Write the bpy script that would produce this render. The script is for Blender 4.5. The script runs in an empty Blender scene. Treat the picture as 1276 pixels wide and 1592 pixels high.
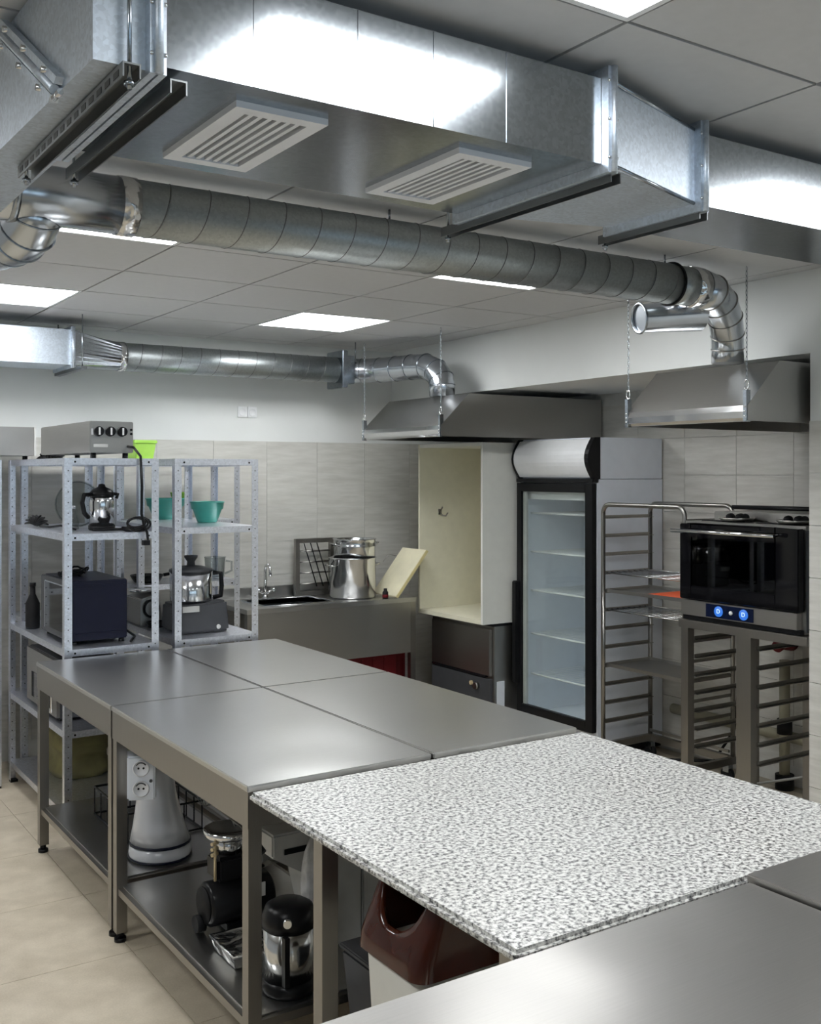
import bpy, bmesh, math, random
from mathutils import Vector, Matrix
random.seed(7)
PI = math.pi
scene = bpy.context.scene
col = scene.collection

# ------------------------------------------------------------------ camera
cam_d = bpy.data.cameras.new('camera')
cam = bpy.data.objects.new('camera', cam_d)
col.objects.link(cam)
cam.location = (0, 0, 1.72)
cam.rotation_euler = (PI / 2, 0, math.radians(-33.5))
cam_d.sensor_fit = 'VERTICAL'
cam_d.sensor_height = 24.0
cam_d.lens = 24.0 * 1632.0 / 1592.0
cam_d.shift_y = -61.0 / 1592.0
cam_d.clip_start = 0.02
scene.camera = cam

# ------------------------------------------------------------------ light and exposure
scene.view_settings.view_transform = 'Standard'
scene.view_settings.look = 'None'
scene.view_settings.exposure = 0.58
scene.view_settings.gamma = 1.0
scene.view_settings.use_curve_mapping = False
world = bpy.data.worlds.new('daylight')
scene.world = world
world.use_nodes = True
wb = world.node_tree.nodes['Background']
wb.inputs[0].default_value = (0.62, 0.80, 1.0, 1)
wb.inputs[1].default_value = 1.3
sun_d = bpy.data.lights.new('sun', 'SUN')
sun_d.energy = 1.0
sun_d.angle = math.radians(0.6)
sun_d.color = (1.0, 0.93, 0.8)
sun = bpy.data.objects.new('sun', sun_d)
col.objects.link(sun)
sun.rotation_euler = Vector((0.22, 0.9, -0.5)).to_track_quat('-Z', 'Y').to_euler()
PANEL_POWER = 13.0
scene.cycles.max_bounces = 8
scene.cycles.diffuse_bounces = 4
scene.cycles.glossy_bounces = 4
scene.cycles.adaptive_threshold = 0.08
scene.cycles.transmission_bounces = 6
scene.cycles.transparent_max_bounces = 12
scene.cycles.sample_clamp_indirect = 5.0
scene.cycles.caustics_refractive = False

# ------------------------------------------------------------------ materials
MATS = {}


def nodes_of(m):
    m.use_nodes = True
    nt = m.node_tree
    return nt, nt.nodes['Principled BSDF']


def plain(name, c, rough=0.5, metal=0.0, spec=0.5, var=0.06, scale=18.0, bump=0.0, coat=0.0, trans=0.0):
    """A base colour with a fine mottling and an optional relief."""
    m = bpy.data.materials.new(name)
    nt, p = nodes_of(m)
    tc = nt.nodes.new('ShaderNodeTexCoord')
    nz = nt.nodes.new('ShaderNodeTexNoise')
    nz.inputs['Scale'].default_value = scale
    nz.inputs['Detail'].default_value = 4
    nt.links.new(tc.outputs['Object'], nz.inputs['Vector'])
    rp = nt.nodes.new('ShaderNodeValToRGB')
    rp.color_ramp.elements[0].position = 0.3
    rp.color_ramp.elements[1].position = 0.7
    rp.color_ramp.elements[0].color = tuple(x * (1 - var) for x in c) + (1,)
    rp.color_ramp.elements[1].color = tuple(min(1, x * (1 + var)) for x in c) + (1,)
    nt.links.new(nz.outputs['Fac'], rp.inputs['Fac'])
    nt.links.new(rp.outputs['Color'], p.inputs['Base Color'])
    p.inputs['Roughness'].default_value = rough
    p.inputs['Metallic'].default_value = metal
    p.inputs['Specular IOR Level'].default_value = spec
    if coat:
        p.inputs['Coat Weight'].default_value = coat
        p.inputs['Coat Roughness'].default_value = 0.08
    if trans:
        p.inputs['Transmission Weight'].default_value = trans
    if bump:
        b = nt.nodes.new('ShaderNodeBump')
        b.inputs['Strength'].default_value = bump
        b.inputs['Distance'].default_value = 0.004
        nt.links.new(nz.outputs['Fac'], b.inputs['Height'])
        nt.links.new(b.outputs['Normal'], p.inputs['Normal'])
    MATS[name] = m
    return m


def steel(name, c=(0.56, 0.55, 0.53), rough=0.3, stretch=(2, 60, 60), wave=0.25, wscale=1.6, spangle=0.0):
    """Sheet metal: grain along one axis, slow waviness, smudges or zinc spangle."""
    m = bpy.data.materials.new(name)
    nt, p = nodes_of(m)
    L = nt.links.new
    tc = nt.nodes.new('ShaderNodeTexCoord')
    mp = nt.nodes.new('ShaderNodeMapping')
    mp.inputs['Scale'].default_value = stretch
    L(tc.outputs['Object'], mp.inputs['Vector'])
    n1 = nt.nodes.new('ShaderNodeTexNoise')
    n1.inputs['Scale'].default_value = 6
    n1.inputs['Detail'].default_value = 5
    L(mp.outputs['Vector'], n1.inputs['Vector'])
    n2 = nt.nodes.new('ShaderNodeTexNoise')
    n2.inputs['Scale'].default_value = wscale
    n2.inputs['Detail'].default_value = 0.5
    L(tc.outputs['Object'], n2.inputs['Vector'])
    p.inputs['Roughness'].default_value = rough
    mixf = n1.outputs['Fac']
    if spangle:
        vo = nt.nodes.new('ShaderNodeTexVoronoi')
        vo.inputs['Scale'].default_value = 130
        L(tc.outputs['Object'], vo.inputs['Vector'])
        sp = nt.nodes.new('ShaderNodeSeparateColor')
        L(vo.outputs['Color'], sp.inputs['Color'])
        mixf = sp.outputs['Red']
    rp = nt.nodes.new('ShaderNodeMix')
    rp.data_type = 'RGBA'
    k = 0.07 + spangle
    rp.inputs['A'].default_value = tuple(x * (1 - k) for x in c) + (1,)
    rp.inputs['B'].default_value = tuple(min(1, x * (1 + k)) for x in c) + (1,)
    L(mixf, rp.inputs['Factor'])
    L(rp.outputs['Result'], p.inputs['Base Color'])
    p.inputs['Metallic'].default_value = 1.0
    b1 = nt.nodes.new('ShaderNodeBump')
    b1.inputs['Strength'].default_value = 0.01
    b1.inputs['Distance'].default_value = 0.001
    L(n1.outputs['Fac'], b1.inputs['Height'])
    b2 = nt.nodes.new('ShaderNodeBump')
    b2.inputs['Strength'].default_value = wave
    b2.inputs['Distance'].default_value = 0.02
    L(n2.outputs['Fac'], b2.inputs['Height'])
    L(b1.outputs['Normal'], b2.inputs['Normal'])
    L(b2.outputs['Normal'], p.inputs['Normal'])
    MATS[name] = m
    return m


def glass(name, tint=(0.9, 0.96, 0.95), refl=0.03):
    m = bpy.data.materials.new(name)
    m.use_nodes = True
    nt = m.node_tree
    nt.nodes.clear()
    out = nt.nodes.new('ShaderNodeOutputMaterial')
    t = nt.nodes.new('ShaderNodeBsdfTransparent')
    t.inputs[0].default_value = tint + (1,)
    g = nt.nodes.new('ShaderNodeBsdfGlossy')
    g.inputs['Roughness'].default_value = refl
    lw = nt.nodes.new('ShaderNodeLayerWeight')
    lw.inputs['Blend'].default_value = 0.5
    pw = nt.nodes.new('ShaderNodeMath'); pw.operation = 'POWER'; pw.inputs[1].default_value = 4.0
    nt.links.new(lw.outputs['Facing'], pw.inputs[0])
    fr = nt.nodes.new('ShaderNodeMath'); fr.operation = 'MULTIPLY_ADD'; fr.inputs[1].default_value = 0.8; fr.inputs[2].default_value = 0.045
    nt.links.new(pw.outputs[0], fr.inputs[0])
    nz = nt.nodes.new('ShaderNodeTexNoise')
    nz.inputs['Scale'].default_value = 2.0
    bp = nt.nodes.new('ShaderNodeBump')
    bp.inputs['Strength'].default_value = 0.02
    nt.links.new(nz.outputs['Fac'], bp.inputs['Height'])
    nt.links.new(bp.outputs['Normal'], g.inputs['Normal'])
    mx = nt.nodes.new('ShaderNodeMixShader')
    nt.links.new(fr.outputs[0], mx.inputs[0])
    nt.links.new(t.outputs[0], mx.inputs[1])
    nt.links.new(g.outputs[0], mx.inputs[2])
    nt.links.new(mx.outputs[0], out.inputs[0])
    MATS[name] = m
    return m


def emit(name, c, power, base=0.85):
    m = bpy.data.materials.new(name)
    nt, p = nodes_of(m)
    p.inputs['Base Color'].default_value = (base, base, base, 1)
    p.inputs['Roughness'].default_value = 0.5
    p.inputs['Emission Color'].default_value = c + (1,)
    p.inputs['Emission Strength'].default_value = power
    MATS[name] = m
    return m


def tile_mat():
    m = bpy.data.materials.new('wall tile')
    nt, p = nodes_of(m)
    L = nt.links.new
    tc = nt.nodes.new('ShaderNodeTexCoord')
    oi = nt.nodes.new('ShaderNodeObjectInfo')
    ad = nt.nodes.new('ShaderNodeVectorMath')
    ad.operation = 'MULTIPLY_ADD'
    cb = nt.nodes.new('ShaderNodeCombineXYZ')
    L(oi.outputs['Random'], cb.inputs[0]); L(oi.outputs['Random'], cb.inputs[1]); L(oi.outputs['Random'], cb.inputs[2])
    ad.inputs[1].default_value = (1, 1, 1)
    sc = nt.nodes.new('ShaderNodeVectorMath'); sc.operation = 'SCALE'; sc.inputs['Scale'].default_value = 37
    L(cb.outputs[0], sc.inputs[0])
    L(tc.outputs['Object'], ad.inputs[0]); L(sc.outputs[0], ad.inputs[2])
    mp = nt.nodes.new('ShaderNodeMapping')
    mp.inputs['Scale'].default_value = (2.0, 2.0, 16)
    L(ad.outputs[0], mp.inputs['Vector'])
    nz = nt.nodes.new('ShaderNodeTexNoise')
    nz.inputs['Scale'].default_value = 2.2; nz.inputs['Detail'].default_value = 6; nz.inputs['Roughness'].default_value = 0.6
    L(mp.outputs[0], nz.inputs['Vector'])
    rp = nt.nodes.new('ShaderNodeValToRGB')
    e = rp.color_ramp.elements
    e[0].position = 0.3; e[0].color = (0.50, 0.49, 0.45, 1)
    e[1].position = 0.68; e[1].color = (0.63, 0.62, 0.58, 1)
    L(nz.outputs['Fac'], rp.inputs['Fac']); L(rp.outputs[0], p.inputs['Base Color'])
    p.inputs['Roughness'].default_value = 0.42
    MATS['tile'] = m


def granite_mat():
    m = bpy.data.materials.new('speckled granite')
    nt, p = nodes_of(m)
    L = nt.links.new
    tc = nt.nodes.new('ShaderNodeTexCoord')
    ng = nt.nodes.new('ShaderNodeTexNoise')
    ng.inputs['Scale'].default_value = 92; ng.inputs['Detail'].default_value = 3.5; ng.inputs['Roughness'].default_value = 0.62
    L(tc.outputs['Object'], ng.inputs['Vector'])
    rp = nt.nodes.new('ShaderNodeValToRGB')
    e = rp.color_ramp.elements
    e[0].position = 0.33; e[0].color = (0.03, 0.03, 0.033, 1)
    e[1].position = 0.58; e[1].color = (0.80, 0.80, 0.78, 1)
    a = e.new(0.41); a.color = (0.17, 0.17, 0.17, 1)
    b = e.new(0.47); b.color = (0.46, 0.46, 0.45, 1)
    L(ng.outputs['Fac'], rp.inputs['Fac'])
    n2 = nt.nodes.new('ShaderNodeTexNoise')
    n2.inputs['Scale'].default_value = 3; n2.inputs['Detail'].default_value = 0.5
    L(tc.outputs['Object'], n2.inputs['Vector'])
    mx = nt.nodes.new('ShaderNodeMix'); mx.data_type = 'RGBA'; mx.blend_type = 'MULTIPLY'
    mx.inputs['B'].default_value = (0.86, 0.85, 0.83, 1)
    L(n2.outputs['Fac'], mx.inputs['Factor']); L(rp.outputs[0], mx.inputs['A'])
    L(mx.outputs['Result'], p.inputs['Base Color'])
    p.inputs['Roughness'].default_value = 0.38
    MATS['granite'] = m


def floor_mat():
    m = bpy.data.materials.new('beige floor tile')
    nt, p = nodes_of(m)
    L = nt.links.new
    tc = nt.nodes.new('ShaderNodeTexCoord')
    n1 = nt.nodes.new('ShaderNodeTexNoise'); n1.inputs['Scale'].default_value = 7; n1.inputs['Detail'].default_value = 6
    n2 = nt.nodes.new('ShaderNodeTexNoise'); n2.inputs['Scale'].default_value = 160; n2.inputs['Detail'].default_value = 2
    L(tc.outputs['Object'], n1.inputs['Vector']); L(tc.outputs['Object'], n2.inputs['Vector'])
    ad = nt.nodes.new('ShaderNodeMath'); ad.operation = 'MULTIPLY_ADD'; ad.inputs[1].default_value = 0.35
    L(n2.outputs['Fac'], ad.inputs[0]); L(n1.outputs['Fac'], ad.inputs[2])
    rp = nt.nodes.new('ShaderNodeValToRGB')
    e = rp.color_ramp.elements
    e[0].position = 0.45; e[0].color = (0.42, 0.36, 0.27, 1)
    e[1].position = 0.9; e[1].color = (0.60, 0.53, 0.42, 1)
    L(ad.outputs[0], rp.inputs['Fac']); L(rp.outputs[0], p.inputs['Base Color'])
    p.inputs['Roughness'].default_value = 0.45
    MATS['floor'] = m


tile_mat(); granite_mat(); floor_mat()
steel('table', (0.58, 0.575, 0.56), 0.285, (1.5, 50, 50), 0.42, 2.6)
steel('frame', (0.315, 0.30, 0.28), 0.36, (60, 60, 2), 0.05, 2)
steel('hood', (0.47, 0.465, 0.45), 0.30, (60, 2, 60), 0.12, 2)
steel('appliance', (0.40, 0.39, 0.37), 0.36, (60, 2, 60), 0.04, 2)
steel('galv', (0.36, 0.39, 0.42), 0.20, (3, 3, 3), 0.25, 2.2, 0.02)
steel('railmetal', (0.20, 0.21, 0.215), 0.4, (3, 3, 3), 0.0, 2)
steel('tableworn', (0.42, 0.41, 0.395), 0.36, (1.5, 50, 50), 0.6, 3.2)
steel('galvmatte_daylit', (0.62, 0.68, 0.75), 0.48, (3, 3, 3), 0.1, 2.2, 0.02)  # matte zinc; bluish window daylight is mixed into its colour
steel('spiral', (0.38, 0.41, 0.415), 0.42, (60, 3, 3), 0.08, 2, 0.01)
steel('pipeshiny', (0.55, 0.58, 0.62), 0.22, (3, 3, 3), 0.03, 3)
steel('seam', (0.2, 0.2, 0.2), 0.5, (3, 3, 3), 0.0, 2)
steel('shiny', (0.66, 0.67, 0.68), 0.16, (3, 60, 60), 0.25, 9)
steel('shelfmetal', (0.82, 0.84, 0.91), 0.35, (30, 30, 3), 0.05, 4, 0.03)
steel('rack', (0.33, 0.32, 0.30), 0.30, (3, 30, 30), 0.05, 4)
steel('chrome', (0.72, 0.72, 0.72), 0.09, (3, 3, 3), 0.02, 4)
steel('foil', (0.7, 0.7, 0.7), 0.2, (20, 20, 20), 0.9, 30)
plain('plaster', (0.73, 0.745, 0.73), 0.75, var=0.02, scale=4, bump=0.05)
plain('ceiling', (0.55, 0.55, 0.55), 0.55, var=0.02, scale=30, bump=0.03)
plain('gridline', (0.03, 0.03, 0.03), 0.7)
plain('greypaint', (0.42, 0.43, 0.44), 0.7, var=0.03)
plain('grout', (0.60, 0.60, 0.57), 0.8)
plain('floorgrout', (0.40, 0.36, 0.29), 0.8)
plain('white', (0.84, 0.85, 0.86), 0.3, var=0.02)
plain('coldwhite', (0.74, 0.78, 0.85), 0.32, var=0.02)
plain('grille', (0.74, 0.75, 0.78), 0.4, var=0.02)
plain('melamine', (0.78, 0.78, 0.73), 0.4, var=0.02)
plain('cream', (0.76, 0.73, 0.58), 0.45, var=0.03)
plain('black', (0.008, 0.008, 0.009), 0.3, var=0.2, spec=0.22)
plain('softblack', (0.012, 0.012, 0.013), 0.55, var=0.2, spec=0.2)
plain('blackgloss', (0.004, 0.004, 0.005), 0.05, spec=0.3)
plain('navy', (0.006, 0.007, 0.02), 0.34, var=0.1, spec=0.25)
plain('darkgrey', (0.06, 0.062, 0.068), 0.42, spec=0.3)
plain('grey', (0.50, 0.50, 0.48), 0.5)
plain('lightgrey', (0.55, 0.55, 0.53), 0.5)
plain('teal', (0.06, 0.36, 0.29), 0.35)
plain('lime', (0.38, 0.68, 0.09), 0.4)
plain('orange', (0.80, 0.10, 0.015), 0.5, bump=0.4)
plain('red', (0.14, 0.006, 0.01), 0.55, spec=0.3)
plain('brown', (0.05, 0.008, 0.003), 0.12, var=0.15, spec=0.45)
plain('binbody', (0.66, 0.63, 0.55), 0.45, var=0.02)
plain('yellow', (0.66, 0.58, 0.30), 0.5, var=0.05)
plain('boardwhite', (0.76, 0.71, 0.52), 0.55, var=0.08, scale=9)
plain('sack', (0.13, 0.115, 0.04), 0.7, var=0.3, scale=9, bump=0.6)
plain('mixerwhite', (0.62, 0.63, 0.66), 0.22, var=0.02, coat=0.4)
plain('ochre', (0.55, 0.44, 0.26), 0.5)
plain('pipe', (0.35, 0.33, 0.24), 0.5)
plain('bluelcd', (0.004, 0.008, 0.03), 0.2, spec=0.3)
plain('film', (0.6, 0.6, 0.6), 0.25, var=0.2, scale=30, bump=0.8)
emit('ledpanel', (0.97, 0.99, 1.0), PANEL_POWER)
emit('lcdglow', (0.03, 0.22, 0.9), 0.55, 0.02)
emit('digits', (0.6, 0.8, 1.0), 0.9, 0.05)
glass('glass', (0.96, 0.985, 0.975))
glass('clearplastic', (0.78, 0.80, 0.80), 0.1)
glass('ovenglass', (0.22, 0.25, 0.25), 0.02)

# ------------------------------------------------------------------ builders
LOC = {}


class MB:
    """Collects shapes in world coordinates; build() links them as ONE mesh object."""

    def __init__(s):
        s.v, s.f, s.sm = [], [], []

    def add(s, vs, fs, smooth=False):
        o = len(s.v)
        s.v += [tuple(p) for p in vs]
        s.f += [tuple(i + o for i in q) for q in fs]
        s.sm += [smooth] * len(fs)
        return s

    def box(s, x0, y0, z0, x1, y1, z1):
        x0, x1 = min(x0, x1), max(x0, x1); y0, y1 = min(y0, y1), max(y0, y1); z0, z1 = min(z0, z1), max(z0, z1)
        return s.add([(x0, y0, z0), (x1, y0, z0), (x1, y1, z0), (x0, y1, z0), (x0, y0, z1), (x1, y0, z1), (x1, y1, z1), (x0, y1, z1)],
                     [(0, 3, 2, 1), (4, 5, 6, 7), (0, 1, 5, 4), (1, 2, 6, 5), (2, 3, 7, 6), (3, 0, 4, 7)])

    def hexa(s, lo, hi):
        """Eight corners: four below and four above, both counter-clockwise."""
        return s.add(list(lo) + list(hi), [(0, 3, 2, 1), (4, 5, 6, 7), (0, 1, 5, 4), (1, 2, 6, 5), (2, 3, 7, 6), (3, 0, 4, 7)])

    def prism(s, poly, axis, a, b):
        """Extrude a 2-D outline along an axis; the outline holds the other two coordinates in x, y, z order."""
        def pt(p, t):
            return {'x': (t, p[0], p[1]), 'y': (p[0], t, p[1]), 'z': (p[0], p[1], t)}[axis]
        n = len(poly)
        vs = [pt(p, a) for p in poly] + [pt(p, b) for p in poly]
        fs = [tuple(range(n - 1, -1, -1)), tuple(range(n, 2 * n))] + [(i, (i + 1) % n, n + (i + 1) % n, n + i) for i in range(n)]
        return s.add(vs, fs)

    def cyl(s, p0, p1, r0, r1=None, n=20, caps=True):
        r1 = r0 if r1 is None else r1
        p0, p1 = Vector(p0), Vector(p1)
        d = (p1 - p0).normalized()
        u = d.orthogonal().normalized(); w = d.cross(u)
        vs = []
        for p, r in ((p0, r0), (p1, r1)):
            vs += [p + (u * math.cos(2 * PI * i / n) + w * math.sin(2 * PI * i / n)) * r for i in range(n)]
        s.add(vs, [(i, (i + 1) % n, n + (i + 1) % n, n + i) for i in range(n)], True)
        if caps:
            s.add(vs[:n], [tuple(range(n - 1, -1, -1))]); s.add(vs[n:], [tuple(range(n))])
        return s

    def tube(s, path, r, n=8, caps=True, closed=False):
        P = [Vector(p) for p in path]
        R = r if isinstance(r, (list, tuple)) else [r] * len(P)
        m = len(P)
        T = []
        for i in range(m):
            a = P[(i - 1) % m] if (closed or i > 0) else P[i]
            b = P[(i + 1) % m] if (closed or i < m - 1) else P[i]
            T.append((b - a).normalized())
        u = T[0].orthogonal().normalized()
        vs = []
        for i in range(m):
            u = (u - T[i] * u.dot(T[i])).normalized()
            w = T[i].cross(u)
            vs += [P[i] + (u * math.cos(2 * PI * k / n) + w * math.sin(2 * PI * k / n)) * R[i] for k in range(n)]
        fs = []
        for i in range(m if closed else m - 1):
            j = (i + 1) % m
            fs += [(i * n + k, i * n + (k + 1) % n, j * n + (k + 1) % n, j * n + k) for k in range(n)]
        s.add(vs, fs, True)
        if caps and not closed:
            s.add(vs[:n], [tuple(range(n - 1, -1, -1))]); s.add(vs[-n:], [tuple(range(n))])
        return s

    def lathe(s, prof, c, n=28, sx=1.0, sy=1.0, axis='z'):
        """Profile of (radius, height) pairs turned about an axis through c."""
        vs = []
        for r, h in prof:
            for i in range(n):
                a = 2 * PI * i / n
                q = (r * math.cos(a) * sx, r * math.sin(a) * sy, h)
                if axis == 'x': q = (q[2], q[0], q[1])
                if axis == 'y': q = (q[0], q[2], q[1])
                vs.append((c[0] + q[0], c[1] + q[1], c[2] + q[2]))
        m = len(prof)
        fs = [(j * n + i, j * n + (i + 1) % n, (j + 1) * n + (i + 1) % n, (j + 1) * n + i) for j in range(m - 1) for i in range(n)]
        s.add(vs, fs, True)
        if prof[0][0] > 1e-5: s.add(vs[:n], [tuple(range(n - 1, -1, -1))])
        if prof[-1][0] > 1e-5: s.add(vs[-n:], [tuple(range(n))])
        return s

    def sphere(s, c, rx, ry=None, rz=None, n=20, m=12):
        ry = ry or rx; rz = rz or rx
        vs, fs = [], []
        for j in range(m + 1):
            t = PI * j / m
            for i in range(n):
                a = 2 * PI * i / n
                vs.append((c[0] + rx * math.sin(t) * math.cos(a), c[1] + ry * math.sin(t) * math.sin(a), c[2] - rz * math.cos(t)))
        for j in range(m):
            fs += [(j * n + i, j * n + (i + 1) % n, (j + 1) * n + (i + 1) % n, (j + 1) * n + i) for i in range(n)]
        return s.add(vs, fs, True)

    def loft(s, rings, caps=True, smooth=True):
        n = len(rings[0])
        vs = [p for r in rings for p in r]
        fs = [(j * n + i, j * n + (i + 1) % n, (j + 1) * n + (i + 1) % n, (j + 1) * n + i) for j in range(len(rings) - 1) for i in range(n)]
        s.add(vs, fs, smooth)
        if caps:
            s.add(rings[0], [tuple(range(n - 1, -1, -1))]); s.add(rings[-1], [tuple(range(n))])
        return s

    def move(s, M):
        s.v = [tuple(M @ Vector(p)) for p in s.v]
        return s

    def build(s, name, mat, parent=None, loc=None, bev=0.0, rotz=0.0):
        if parent is not None:
            loc = LOC[parent.name]
        elif loc is None:
            xs, ys, zs = zip(*s.v)
            loc = ((min(xs) + max(xs)) / 2, (min(ys) + max(ys)) / 2, min(zs))
        lx, ly, lz = loc
        me = bpy.data.meshes.new(name)
        me.from_pydata([(x - lx, y - ly, z - lz) for x, y, z in s.v], [], s.f)
        me.polygons.foreach_set('use_smooth', s.sm)
        bm = bmesh.new()
        bm.from_mesh(me)
        bmesh.ops.remove_doubles(bm, verts=bm.verts, dist=1e-5)
        bmesh.ops.recalc_face_normals(bm, faces=bm.faces)
        if bev:
            es = [e for e in bm.edges if len(e.link_faces) == 2 and e.calc_face_angle(0) > 0.6]
            bmesh.ops.bevel(bm, geom=es, offset=bev, segments=2, affect='EDGES', clamp_overlap=True)
        bm.to_mesh(me); bm.free()
        me.materials.append(MATS[mat])
        o = bpy.data.objects.new(name, me)
        col.objects.link(o)
        if parent is not None:
            o.parent = parent
        else:
            o.location = loc
        LOC[o.name] = loc
        return o


def tag(o, label, cat, group=None):
    o['label'] = label
    o['category'] = cat
    if group: o['group'] = group
    return o


def thing(name, label, cat, loc, group=None):
    o = bpy.data.objects.new(name, None)
    o.empty_display_size = 0.1
    col.objects.link(o)
    o.location = loc
    LOC[o.name] = tuple(loc)
    return tag(o, label, cat, group)


def struct(o):
    o['kind'] = 'structure'
    return o


def B(*a):
    return MB().box(*a)


def arc(c, r, a0, a1, n, u, w):
    c, u, w = Vector(c), Vector(u), Vector(w)
    return [c + u * (r * math.cos(a0 + (a1 - a0) * i / n)) + w * (r * math.sin(a0 + (a1 - a0) * i / n)) for i in range(n + 1)]


def piece(name, src, parent, pos):
    """A copy of an alike piece: shares mesh data."""
    o = bpy.data.objects.new(name, src)
    col.objects.link(o)
    o.parent = parent
    o.location = pos
    return o


def text_mesh(txt, size, name, mat, parent, M, extr=0.0006):
    """Lettering as a thin mesh laid on a surface."""
    cu = bpy.data.curves.new('lettering', 'FONT')
    cu.body = txt; cu.size = size; cu.extrude = extr; cu.align_x = 'CENTER'; cu.align_y = 'CENTER'
    t = bpy.data.objects.new('lettering', cu)
    col.objects.link(t)
    dg = bpy.context.evaluated_depsgraph_get()
    me = bpy.data.meshes.new_from_object(t.evaluated_get(dg))
    bpy.data.objects.remove(t)
    lx, ly, lz = LOC[parent.name]
    me.transform(Matrix.Translation((-lx, -ly, -lz)) @ M)
    me.materials.clear(); me.materials.append(MATS[mat])
    o = bpy.data.objects.new(name, me)
    col.objects.link(o); o.parent = parent
    LOC[o.name] = LOC[parent.name]
    return o


# ================================================================== THE ROOM
CZ = 2.61            # ceiling
YB = 6.55            # back wall
XW0, XW1 = 4.00, 4.17  # right wall plane, near and far
XR = 4.95            # back of the recess in the right wall
YR = 2.87            # near end of the recess
ZL = 2.245           # underside of the wall above the recess
XL, YF = -2.4, -2.3  # left wall, wall behind the photographer

fl = struct(B(XL - .1, YF - .1, -0.12, XR + .15, YB + .15, -0.006).build('floor', 'floorgrout', loc=(0, 0, 0)))
tw = 0.6
ft = B(-tw / 2 + .001, -tw / 2 + .001, -0.006, tw / 2 - .001, tw / 2 - .001, 0.0).build('floor_tile', 'floor', fl)
ftm = ft.data
bpy.data.objects.remove(ft)
for i in range(12):
    for j in range(15):
        x, y = XL + .3 + .05 + tw * i, YF + .3 + tw * j
        if x < XR + 0.2 and y < YB + .2:
            piece('floor_tile', ftm, fl, (x, y, 0))

ce = struct(B(XL - .1, YF - .1, CZ + .02, XR + .15, YB + .15, CZ + .12).build('ceiling', 'gridline', loc=(0, 0, 0)))
GX0, GY0, GP, GQ = 1.5, 5.17, 0.602, 0.613
lights_at = [(-1, 0), (2, 0), (-1, -3), (2, -3), (-1, -7), (2, -7), (-4, 0), (-4, -3), (-4, -7)]
cp = B(.005, .005, 0, GP - .005, GQ - .005, .012).build('ceiling_panel', 'ceiling', ce)
cpm = cp.data
bpy.data.objects.remove(cp)
for i in range(-7, 5):
    for j in range(-13, 3):
        if (i, j) in lights_at: continue
        x, y = GX0 + GP * i, GY0 + GQ * j
        if x + GP < XL or y + GQ < YF or y > YB or x > 4.12: continue
        piece('ceiling_panel', cpm, ce, (x, y, CZ))

# back wall with its band of tiles
wbk = struct(B(XL - .1, YB, -0.1, XR + .15, YB + .12, CZ + .1).build('wall_back', 'plaster', loc=(0, YB, 0)))
TW, TH, TTOP = 0.39, 0.2285, 1.935
tl = B(.0012, -.008, .0012, TW - .0012, 0.0, TH - .0012).build('tile', 'tile', wbk, bev=0)
tlm = tl.data
tlm.transform(Matrix.Translation((0, YB, 0)))
bpy.data.objects.remove(tl)
B(-.6, -.004, 0, XR, 0.0, TTOP).move(Matrix.Translation((0, YB, 0))).build('grout_bed', 'grout', wbk)
for i in range(-2, 13):
    for j in range(8):
        x = 0.03 + TW * i
        if x > XR - .02: continue
        piece('tile', tlm, wbk, (x, 0, TTOP - TH * (j + 1))).scale.x = min(1, (XR - x) / TW)

# right wall: near part, part above the recess, back of the recess
def xw(y):
    return XW0 + (XW1 - XW0) * (y - YR) / (YB - YR)


wr = MB()
wr.hexa([(xw(YF), YF, -.1), (XR + .15, YF, -.1), (XR + .15, YR, -.1), (XW0, YR, -.1)],
        [(xw(YF), YF, CZ + .1), (XR + .15, YF, CZ + .1), (XR + .15, YR, CZ + .1), (XW0, YR, CZ + .1)])
wr.hexa([(XW0, YR, ZL), (XR + .15, YR, ZL), (XR + .15, YB, ZL), (XW1, YB, ZL)],
        [(XW0, YR, CZ + .1), (XR + .15, YR, CZ + .1), (XR + .15, YB, CZ + .1), (XW1, YB, CZ + .1)])
wright = struct(wr.build('wall_right', 'plaster', loc=(XW0, YR, 0)))
tr = B(-.008, .0012, .0012, 0, TW - .0012, TH - .0012).build('tile', 'tile', wright)
trm = tr.data
trm.transform(Matrix.Translation((XW0, YR, 0)))
bpy.data.objects.remove(tr)
for i in range(4):
    for j in range(8):
        y = YR - TW * (i + 1)
        o = piece('tile', trm, wright, (xw(y) - XW0 - .0005, y - YR, TTOP + .012 - TH * (j + 1)))
        o.rotation_euler.z = -math.atan((XW1 - XW0) / (YB - YR))
wrec = struct(B(XR, YR, -.1, XR + .12, YB, ZL + .02).build('wall_recess', 'grout', loc=(XR, YR, 0)))
for i in range(10):
    for j in range(9):
        y = YR + TW * i
        if y > YB - .05: continue
        piece('tile', trm, wrec, (0, y - YR, TTOP - TH * j)).scale.y = min(1, (YB - .01 - y) / TW)
struct(B(XL - .12, YF, -.1, XL, YB, CZ + .1).build('wall_left', 'greypaint', loc=(XL, 0, 0)))

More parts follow.
